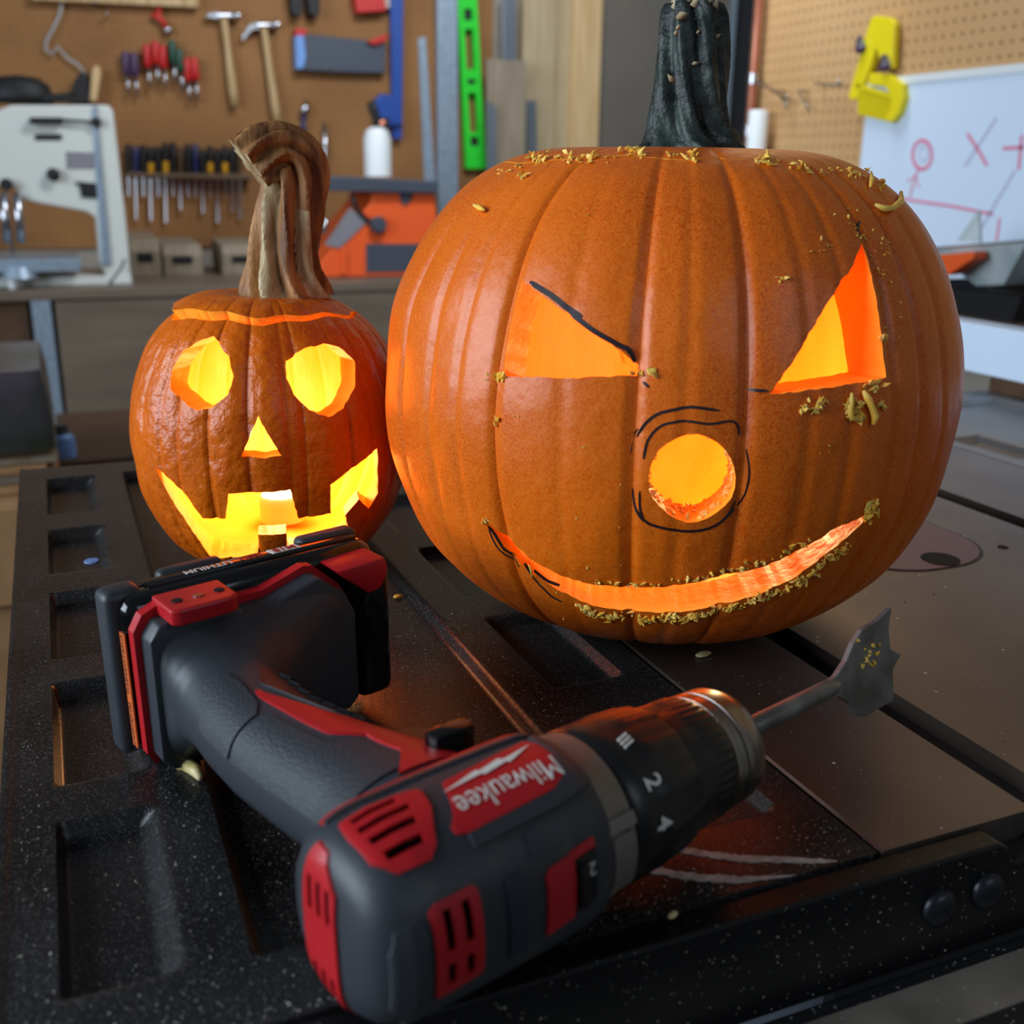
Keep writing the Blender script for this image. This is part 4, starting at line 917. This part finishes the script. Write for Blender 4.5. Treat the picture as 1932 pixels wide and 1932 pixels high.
# clutch collar with ribs and numbers
def CO(u, adeg, off=0.):
    r = float(np.interp(u, [.0845, .0865, .100, .112, .118, .119], [.0272, .0284, .0280, .0268, .0256, .0240]))+off
    lob = .0006*max(0, math.cos(math.radians(adeg*12)))**.5 if u > .099 else 0
    a = math.radians(adeg); return Vector((u, (r+lob)*math.cos(a), (r+lob)*math.sin(a)))
col_ = mk('clutch_collar', loft([[CO(u, 360*j/144) for j in range(144)] for u in (.0845, .0852, .0865, .092, .098, .0995, .104, .112, .117, .118, .119)]), M_blackp, dr, True, 40)
for s_, a0 in (('2', 141), ('4', 169)):
    vf = text2d(s_, .0094, 0, .0002); V = [CO(.0955+v.y, a0+math.degrees(v.x/.028), .0005) for v in vf[0]]
    mk('collar_digit', (V, vf[1]), M_white, col_)
for k in range(3):
    mk('drill_mark', slab([(.0935, 112-k*3.4, 113.8-k*3.4), (.0985, 109.4-k*3.4, 111.2-k*3.4)], CO, .0001, .0007, 4, 3), M_white, col_)
# chuck
def CK(u, j, k=180):
    r = float(np.interp(u, [.118, .1195, .128, .1385, .140], [.0225, .0238, .0236, .0230, .0224])); a = 2*PI*j/k
    g = .00035*(j % 4 < 2) if .1285 < u < .1382 else 0
    lob = .0006*max(0, math.cos(6*a)) if u < .128 else 0
    return Vector((u, (r+g+lob)*math.cos(a), (r+g+lob)*math.sin(a)))
mk('chuck_sleeve', loft([[CK(u, j) for j in range(180)] for u in (.117, .118, .1195, .124, .1280, .1288, .1335, .1380, .1386, .140)]), M_blackp, dr, True, 30)
mk('chuck_ring', lathe([(.0215, 0), (.0226, .0006), (.0226, .0055), (.0216, .0059), (.0216, .0065), (.0224, .0069), (.0222, .0135), (.0198, .0185), (.0130, .0245), (.0105, .0265), (.006, .0268)], 64, (.1396, 0, 0), (1, 0, 0)), M_steel, dr, True, 35)
# handle
HS = [(.012, .036, .031, .0235, 2.3), (.030, .036, .030, .0225, 2.3), (.045, .0350, .0272, .0212, 2.3), (.07, .0285, .0235, .0203, 2.3), (.10, .0240, .0213, .0196, 2.3), (.122, .0245, .0212, .0194, 2.3), (.138, .0270, .0222, .0196, 2.3), (.147, .0305, .0250, .0208, 2.4), (.154, .036, .0300, .0236, 2.8), (.159, .0425, .0372, .0272, 3.6), (.1625, .0475, .0432, .0300, 5.0), (.1650, .0485, .0455, .0312, 6.0)]
def SH(v, adeg, off=0.):
    uc, ru, rw, n = interp(HS, v); a = math.radians(adeg); k = srad(n, a)
    return Vector((uc+(ru*k+off)*math.cos(a), v, (rw*k+off)*math.sin(a)))
mk('handle', loft([[SH(v, 360*j/96) for j in range(96)] for v in list(np.linspace(.012, .145, 26))+list(np.linspace(.147, .165, 14))]), M_rubber, dr, True, 70)
def uang(v, u):                                               # angle on the handle's upper side for a given u
    uc, ru, rw, n_h = interp(HS, v); x = max(-.98, min(.98, (u-uc)/ru)); y = (1-abs(x)**2.3)**(1/2.3); return math.degrees(math.atan2(y*rw/ru*ru/rw, x)) if False else math.degrees(math.atan2(y, x))
def hpanel(name, tab, mt, th, sm=True):                       # tab [(v, u_lo, u_hi)]
    L = []
    for v in np.linspace(tab[0][0], tab[-1][0], 26):
        lo, hi = interp(tab, v); L.append((v, uang(v, hi), uang(v, lo)))
    o = mk(name, slab(L, SH, -.001, th, 4, 9), mt, dr, True, 40); return o
hpanel('red_inlay', [(.0265, .030, .058), (.040, .0395, .061), (.050, .0370, .058), (.0575, .0365, .0545), (.0665, .0270, .0475), (.080, .0245, .0360), (.108, .0212, .0240), (.1125, .0220, .0235)], M_red, .0011)
hpanel('grip_pad', [(.030, .008, .0325), (.0345, .004, .0365), (.0575, -.001, .0325), (.062, -.001, .0235), (.0935, .0005, .0182), (.0955, .003, .016)], M_rubber2, .0008)
hpanel('grip_pad', [(.098, .0018, .0155), (.1045, .0018, .0190), (.124, .004, .0215), (.1345, .010, .0205), (.1375, .014, .018)], M_rubber2, .0008)
hpanel('finger_grip', [(.060, .0530, .0600), (.066, .0495, .0590), (.083, .0375, .0500), (.118, .0262, .0440), (.131, .0325, .0440)], M_footm, .0010)
for k in range(7):
    v0 = .074+k*.0078
    mk('grip_rib', slab([(v0-.0016, 14, 50), (v0+.0016, 22, 58)], SH, -.001, .0024, 4, 8), M_footm, dr, True, 40)
mk('trigger', loft([[Vector((uc+x*.010, v, z*.0085)) for x, z in ((-1, -1), (1, -.8), (1.15, 0), (1, .8), (-1, 1))] for v, uc in ((.046, .066), (.056, .0665), (.066, .062), (.073, .055))]), M_blackp, dr, True, 40)
mk('direction_switch', box(.0485, .0655, .0325, .0405, -.026, .0262, .0018), M_gloss, dr, True, 40)
# foot, red rim, battery
def rbox(u0, u1, v0, v1, w0, w1, b, seg=4): return box(u0, u1, v0, v1, w0, w1, b, seg)
mk('foot', prism([(u, .1625, w) for u, w in ((.0065, -.0318), (.0015, -.026), (.0018, .0275), (.0065, .0338), (.037, .0345), (.043, .0298), (.056, .0300), (.0765, .0362), (.0790, .0358), (.0905, .0258), (.0955, .0160), (.0955, -.027), (.0905, -.0318))], (0, .0190, 0), .0036), M_rubber, dr, True, 40)
rim = [(.0035, -.031), (.0005, -.026), (.0005, .029), (.004, .0345), (.011, .0375), (.036, .0365), (.041, .0315), (.056, .0315), (.0762, .0378), (.0795, .0372), (.0915, .0262), (.0965, .0165), (.0965, -.031)]
def rimvf(v0, v1, out):
    P = rim; n = len(P); V = []; Fc = []
    for i, (u, w) in enumerate(P):
        a = Vector(P[max(i-1, 0)]); b = Vector(P[min(i+1, n-1)]); d = (b-a).normalized(); nn = Vector((-d.y, d.x))
        for o_, v in ((-.003, v0), (out, v0), (out, v1), (-.003, v1)): V.append(Vector((u+nn.x*o_, v, w+nn.y*o_)))
    for i in range(n-1):
        for j in range(4): Fc.append((4*i+j, 4*i+(j+1) % 4, 4*i+4+(j+1) % 4, 4*i+4+j))
    Fc += [(0, 1, 2, 3), (4*n-4, 4*n-3, 4*n-2, 4*n-1)]; return V, Fc
mk('red_rim', rimvf(.1725, .1780, .0016), M_red, dr, False)
boss = mk('hook_boss', prism([(.0095, .1575, .034), (.0125, .1555, .034), (.0345, .1555, .034), (.0385, .1585, .034), (.0385, .178, .034), (.0095, .178, .034)], (0, 0, .0072), .0012), M_red, dr)
for u in (.0155, .0245, .0335):
    mk('screw_hole', lathe([(0, 0), (.0022, 0), (.0022, .0004), (0, .0004)], 16, (u, .1655, .0412), (0, 0, 1)), M_hole if u != .0245 else M_steel, boss)
bat = mk('battery', add(rbox(-.002, .117, .178, .196, -.0322, .0405, .007), rbox(.0975, .117, .165, .19, -.0322, .036, .006)), M_gloss, dr, True, 40)
mk('bumper', rbox(-.007, .010, .186, .200, -.0322, .0425, .004), M_rubber, bat, True, 40)
mk('bumper', rbox(.020, .050, .1955, .2035, -.0322, .0428, .003), M_rubber, bat, True, 40)
mk('bumper', rbox(.086, .116, .1925, .2025, -.0322, .0432, .003), M_rubber, bat, True, 40)
mk('top_strip', rbox(.012, .112, .187, .1955, .0395, .0418, .0008, 2), M_gloss, bat, True, 40)
mk('base_plate', rbox(.004, .118, .195, .2015, -.0322, .0385, .004), M_blackp, bat, True, 40)
mk('warning_label', box(-.0026, -.0019, .1795, .1850, -.026, .026), M_warn, bat)
vf = text2d('AVERTISSEMENT', .0042); mk('label_print', ([Vector((-.0029, .1822+v.y, .012-v.x*.9)) for v in vf[0]], vf[1]), M_hole, bat)
vf = text2d('ADVERTENCIA', .0042); mk('label_print', ([Vector((-.0029, .1822+v.y, -.016-v.x*.8)) for v in vf[0]], vf[1]), M_hole, bat)
latch = mk('release_latch', prism([(.0870, .1625, .0368), (.1125, .1625, .0380), (.1142, .1625, .031), (.1100, .1625, .0235), (.1035, .1625, .0215)], (0, .019, 0), .0018), M_red, bat, True, 40)
def toptext(s, size, u0, v0, mt, bold=0.): 
    vf = text2d(s, size, 0, bold); return mk('lettering', ([Vector((u0-v.x, v0-v.y, .0420)) for v in vf[0]], vf[1]), mt, bat)
toptext('LITHIUM', .0058, .040, .1912, M_white, .0001); toptext('RED', .0058, .0605, .1912, M_redprint, .0001)
mk('badge', prism([(.070, .1885, .0417), (.084, .1885, .0417), (.083, .1940, .0417), (.069, .1940, .0417)], (0, 0, .0004)), M_white, bat)
vf = text2d('M18', .0062, 0, .0002); mk('lettering', ([Vector((.0765-v.x, .1912-v.y, .0424)) for v in vf[0]], vf[1]), M_redprint, bat)

# spade bit held in the chuck
bo = A_+du*.163
bt = thing('spade_bit', bo, 'steel spade drill bit smeared with pumpkin pulp gripped in the drill chuck', 'drill bit', rot=Matrix((du, dv, dw)).transposed())
mk('shank', lathe([(0, -.004), (.0030, -.004), (.0030, .009), (.0040, .0115), (.0040, .060), (.0036, .064), (.002, .068), (0, .069)], 16, (0, 0, 0), (1, 0, 0)), M_bit, bt, True, 40)
bl_ = [(.058, .0030), (.066, .0042), (.074, .0085), (.0805, .0145), (.0875, .0185), (.099, .0195), (.1105, .0225), (.1065, .0135), (.1065, .0045), (.1135, .0), (.1065, -.0045), (.1045, -.0160), (.104, -.0185), (.090, -.0185), (.083, -.0190), (.077, -.0165), (.0725, -.0095), (.066, -.0045), (.058, -.0030)]
Rb = Matrix.Rotation(math.radians(-14), 4, 'X')
blade = mk('blade', xf(prism([(x, -.0012, z) for x, z in bl_], (0, .0026, 0), .0003), Rb), M_bit, bt)

# ------------------------------------------------------------------ shavings, seeds, dust
RN = random.Random(11)
def blob(c, s, stretch=1.):
    V = []; base = [(1, 0, 0), (-1, 0, 0), (0, 1, 0), (0, -1, 0), (0, 0, 1), (0, 0, -1)]
    q = Matrix.Rotation(RN.uniform(0, 6), 3, (RN.random()+.01, RN.random(), RN.random()))
    for b in base: V.append(c+q @ Vector((b[0]*stretch, b[1], b[2]*.75))*s*RN.uniform(.6, 1.2))
    return V, [(0, 2, 4), (2, 1, 4), (1, 3, 4), (3, 0, 4), (2, 0, 5), (1, 2, 5), (3, 1, 5), (0, 3, 5)]
def strand(c, n, L, r):
    t = Vector((RN.uniform(-1, 1), RN.uniform(-1, 1), RN.uniform(-1, 1))); t = (t-n*t.dot(n)).normalized(); b = n.cross(t)
    return tube([c-t*L/2, c-t*L*.15+n*r+b*L*.15, c+t*L*.2+n*r*1.6+b*L*.1, c+t*L/2+n*r], [r*.5, r, r*.9, r*.4], 5)
def clump(pk, px, py, n, size, spread, out):
    for _ in range(n):
        h_ = pk.hit(px+RN.gauss(0, spread), py+RN.gauss(0, spread*.6))
        if not h_: continue
        p = pk.S(*h_); nn = (pk.S(h_[0], h_[1], .01)-p).normalized(); s_ = size*RN.uniform(.5, 1.3)
        out.append(blob(p+nn*s_*.5, s_, RN.uniform(1, 2.)))
        if RN.random() < .18: out.append(strand(p+nn*s_*.3, nn, s_*4.5, s_*.35))
sh = []
LIDPX = [(952, 318, 5, .0011), (975, 305, 5, .0013), (1010, 296, 12, .0017), (1022, 290, 6, .0015), (1062, 292, 9, .0016), (1078, 298, 8, .0013), (1112, 293, 14, .0018), (1150, 292, 4, .001), (1192, 280, 12, .002), (1210, 284, 6, .0014),
         (1262, 282, 7, .0015), (1300, 290, 9, .0018), (1312, 296, 6, .0014), (1436, 298, 5, .0012), (1450, 296, 12, .0018), (1470, 302, 5, .0012), (1520, 312, 10, .0016), (1560, 318, 5, .001), (1585, 320, 6, .0011), (1612, 320, 10, .0018), (1640, 330, 9, .0018), (1660, 345, 8, .0015)]
for x, y, n, s_ in LIDPX: clump(BP, x, y+4, n, s_*.8, 9, sh)
def along(P, step, fn):
    for i in range(len(P)-1):
        L = math.dist(P[i], P[i+1]); n = max(1, int(L/step))
        for k in range(n): fn(P[i][0]+(P[i+1][0]-P[i][0])*k/n, P[i][1]+(P[i+1][1]-P[i][1])*k/n)
along([(1095, 1140), (1150, 1160), (1210, 1165), (1300, 1160), (1380, 1143), (1450, 1120), (1520, 1088), (1560, 1056), (1600, 1018)], 9, lambda x, y: clump(BP, x, y+RN.uniform(0, 10), RN.choice((2, 3, 3, 5, 6)), .0013, 5, sh))
along([(1120, 1100), (1180, 1108), (1250, 1106), (1330, 1091), (1400, 1077), (1470, 1050), (1540, 1010)], 15, lambda x, y: clump(BP, x, y-RN.uniform(0, 5), RN.choice((1, 2, 3)), .0011, 4, sh))
for x, y, n, s_, sp_ in ((1640, 955, 12, .0018, 7), (1638, 975, 8, .0015, 6), (1525, 768, 14, .0014, 12), (1545, 765, 8, .0016, 9), (1610, 765, 16, .0019, 12), (1615, 785, 10, .0015, 9), (1655, 728, 10, .0016, 9), (1675, 640, 8, .0012, 6), (1663, 765, 5, .0013, 5),
                     (938, 712, 10, .0014, 7), (938, 795, 5, .0014, 5), (1235, 704, 6, .0016, 8), (1200, 706, 8, .0014, 8), (910, 985, 5, .001, 4), (1640, 450, 10, .0008, 14), (1600, 430, 6, .0007, 22), (1670, 470, 8, .0008, 18), (1595, 400, 4, .0009, 10), (1675, 520, 5, .0008, 10),
                     (1475, 525, 5, .0009, 6), (1550, 470, 6, .0006, 30), (1700, 610, 5, .0009, 25), (1560, 850, 3, .0008, 8), (985, 335, 4, .0012, 6), (1110, 400, 2, .0006, 10), (1180, 1100, 8, .0006, 60), (1320, 1030, 8, .0005, 90), (1120, 980, 8, .0005, 90), (1000, 800, 6, .0006, 80)):
    clump(BP, x, y, n, s_, sp_, sh)
# damp bits round the rim of the drilled nose hole
rimb = []; cN = BP.at(1307, 904); dN = Vector((-cN.x, -cN.y, 0)).normalized()
for k in range(110):
    t = 2*PI*k/110+RN.uniform(-.03, .03); low = math.sin(t) > .1 or abs(math.cos(t)) > .8
    h_ = BP.hit(1307+83*math.cos(t), 904+81*math.sin(t))
    if not h_: continue
    for _ in range(3 if low and RN.random() < .6 else 1):
        rimb.append(blob(BP.S(*h_)+dN*RN.uniform(.003, .024), RN.uniform(.0005, .0013)*(1.25 if low else .9), RN.uniform(1.2, 2.4)))
mk('torn_rim', add(*rimb), mat('pale_torn_flesh', (255, 204, 104), .5), bp, True, 60, kind='stuff')
for k in range(40):                                           # damp bits on the inner edges of the eyes
    P = RN.choice([((1000, 560), (1000, 700)), ((1000, 570), (1190, 690)), ((1575, 600), (1590, 715)), ((1480, 725), (1600, 715))]); f = RN.random()
    h_ = BP.hit(P[0][0]+(P[1][0]-P[0][0])*f, P[0][1]+(P[1][1]-P[0][1])*f)
    if h_: sh.append(blob(BP.S(h_[0], h_[1], -.0235), RN.uniform(.0008, .0020), 1.8)) if False else None
so_ = mk('pumpkin_shavings', add(*sh), M_pulp, None, True, 60)
so_.location = BP.o; tag(so_, 'yellow pumpkin pulp crumbs clinging round the cuts of the large pumpkin', 'shavings', kind='stuff')
# hanging pulp strips under the eye and on the shoulder
def strip(pk, px, w, label):
    P = []
    for x, y in px:
        h_ = pk.hit(x, y)
        if h_: P.append((pk.S(*h_, .0018), (pk.S(h_[0], h_[1], .01)-pk.S(*h_)).normalized()))
    o = P[0][0]+pk.o
    R_ = [w*.4]+[w*RN.uniform(.75, 1.1) for _ in P[1:-1]]+[w*.5]
    return tag(mk('pulp_strip', move(tube([p for p, n in P], R_, 7), -P[0][0]), M_pulp, None, True), label, 'pumpkin scrap').__setattr__('location', o)
strip(BP, [(1626, 738), (1632, 752), (1640, 770), (1645, 785), (1641, 800)], .0019, 'pale pulp strip hanging straight down under the big triangle eye')
strip(BP, [(1606, 742), (1604, 758), (1600, 775), (1604, 788), (1618, 794)], .0016, 'ragged yellow pulp strip hanging left of the pale strip')
strip(BP, [(1655, 392), (1668, 400), (1682, 398), (1692, 386), (1690, 368)], .0016, 'hooked pulp strip lying on the shoulder above the triangle eye')
strip(BP, [(1636, 330), (1642, 345), (1640, 358)], .0012, 'short pulp strip hanging from the lid cut of the large pumpkin')
strip(BP, [(895, 392), (905, 398), (914, 402)], .0014, 'small pale pulp flake stuck on the large pumpkin shoulder')
strip(BP, [(998, 1062), (1003, 1072), (1006, 1088)], .0006, 'thin pulp thread hanging over the mouth edge of the large pumpkin')
# stringy fibres inside the nose
fib = []
for k in range(9):
    th0 = thf+PI+RN.uniform(-.22, .22); ph0 = RN.uniform(-.5, .2)
    fib.append(tube([BP.S(th0+RN.uniform(-.05, .05)+.05*j*math.sin(k), ph0+.09*j, 0, .0245) for j in range(6)], [.0006, .0011, .0012, .0012, .001, .0005], 6))
mk('inner_fibre', add(*fib), M_inner, bp, True, kind='stuff')
# seeds and flakes on the saw
def seed(x, y, L, a, label, mt=M_seed, z=0., group=None):
    o = onZ(x, y, T+z); V = []
    for s_, zz in ((.15, .0), (.8, .0006), (1, .0011), (.8, .0017), (.15, .0021)):
        V.append([Vector((L/2*s_*math.cos(t)*(1.15 if math.cos(t) > 0 else 1), L*.28*s_*math.sin(t), zz)) for t in np.linspace(0, 2*PI, 16, endpoint=False)])
    q = mk('pumpkin_seed', loft(V), mt, None, True); q.location = o; q.rotation_euler = (0, 0, math.radians(a)); tag(q, label, 'seed', group); return q
seed(896, 1218, .0075, 60, 'pale pumpkin seed lying on the black wing below the large pumpkin', z=-.0062)
seed(1326, 1238, .010, 15, 'flat pumpkin seed lying on the iron top below the pumpkin mouth')
seed(750, 1128, .006, 20, 'small orange pumpkin flake lying beside the drill battery', M_pulp, z=-.0062)
seed(1268, 1732, .0045, 20, 'tiny white crumb lying on the seam beside the drill body')
seed(1148, 1668, .0035, 80, 'tiny white crumb lying between the drill body and the pale arcs') if False else None
h_ = BP.hit(888, 1104)
if h_:
    q = seed(888, 1104, .011, 0, 'cream pumpkin seed stuck to the underside of the large pumpkin'); p = BP.S(*h_); nn = (BP.S(h_[0], h_[1], .01)-p).normalized(); q.location = BP.o+p+nn*.0002
    q.rotation_euler = nn.to_track_quat('Z', 'X').to_euler()
fl = []
P = [onZ(x, y, T+.0005) for x, y in ((333, 1452), (345, 1447), (358, 1450), (370, 1458), (378, 1474))]; o = P[0].copy()
tag(mk('pumpkin_flake', move(tube(P, [.001, .0028, .003, .0028, .0012], 7), -o), M_seed, None, True), 'curled pale pumpkin flake lying on the black wing beside the battery', 'pumpkin scrap').location = o+Vector((0, 0, .0012))
P = [onZ(x, y, T+.0004) for x, y in ((1640, 300), (1650, 300))] if False else None
q = mk('blue_dot', lathe([(0, 0), (.005, 0), (.0045, .0008), (0, .001)], 16), M_bluelt, None); q.location = onZ(173, 1059, T-.0073); tag(q, 'small blue plastic disc lying in a pocket of the black wing', 'disc')
# sawdust specks on the saw
du_ = []
def wz(x, y):
    if x > .2645: return 0.
    if .040 < x < .176 and .30 < y < .90: return -.0065
    for b0, b1 in ((.30, .39), (.43, .515), (.556, .642), (.687, .766), (.817, .905)):
        if -.017 < x < .007 and b0 < y < b1: return -.0075
    return None if (.033 < x < .187 or -.0215 < x < .0185 or x > .2) and .29 < y < .915 else 0.
cnt = 0
while cnt < 4600:
    x = RN.uniform(-.038, .62); y = .264+(RN.random()**1.5)*.62
    if x > .2645 and RN.random() < .8: continue
    if .336 < x < .364: continue
    z = wz(x, y)
    if z is None: continue
    s_ = RN.uniform(.0001, .00027)*(1.35 if y < .47 and x < .26 else 1)*(2.2 if RN.random() < .03 else 1); du_.append(blob(Vector((x, y, T+z+s_*.3)), s_, RN.uniform(1, 2.4))); cnt += 1
for _ in range(260):
    s_ = RN.uniform(.00015, .0004); du_.append(blob(Vector((RN.uniform(-.05, .36), .2505-s_*.2, T-RN.uniform(.004, .045))), s_, 1.5))
tag(mk('sawdust', add(*du_), M_sawdust), 'pale sawdust specks scattered over the black wing and iron top', 'sawdust', kind='stuff')
# pulp smear on the spade bit
sm = []
for _ in range(16):
    x = RN.gauss(.0905, .004); z = RN.gauss(.007, .004); p = Rb @ Vector((x, -.0014, z)); sm.append(blob(p, RN.uniform(.0006, .0015), 1.5))
mk('pulp_smear', add(*sm), M_pulp, blade, kind='stuff')
# pale corky flakes on the dark stem
fk = []
for (x, y, s_) in ((1285, 30, .0045), (1280, 52, .003), (1268, 150, .0030), (1276, 62, .0022), (1330, 245, .0016), (1346, 180, .0012), (1318, 60, .0016), (1310, 120, .0022), (1335, 232, .002), (1300, 200, .0012), (1352, 70, .002)):
    d = ray(x, y); o = EYE-BP.o; best = None
    cpt = onY(x, y, BP.o.y)-BP.o; cpt = cpt-d.normalized()*.0165
    fk.append(blob(cpt, s_*.8, 1.6))
mk('cork_flake', add(*fk), M_stemc, st, True, kind='stuff')
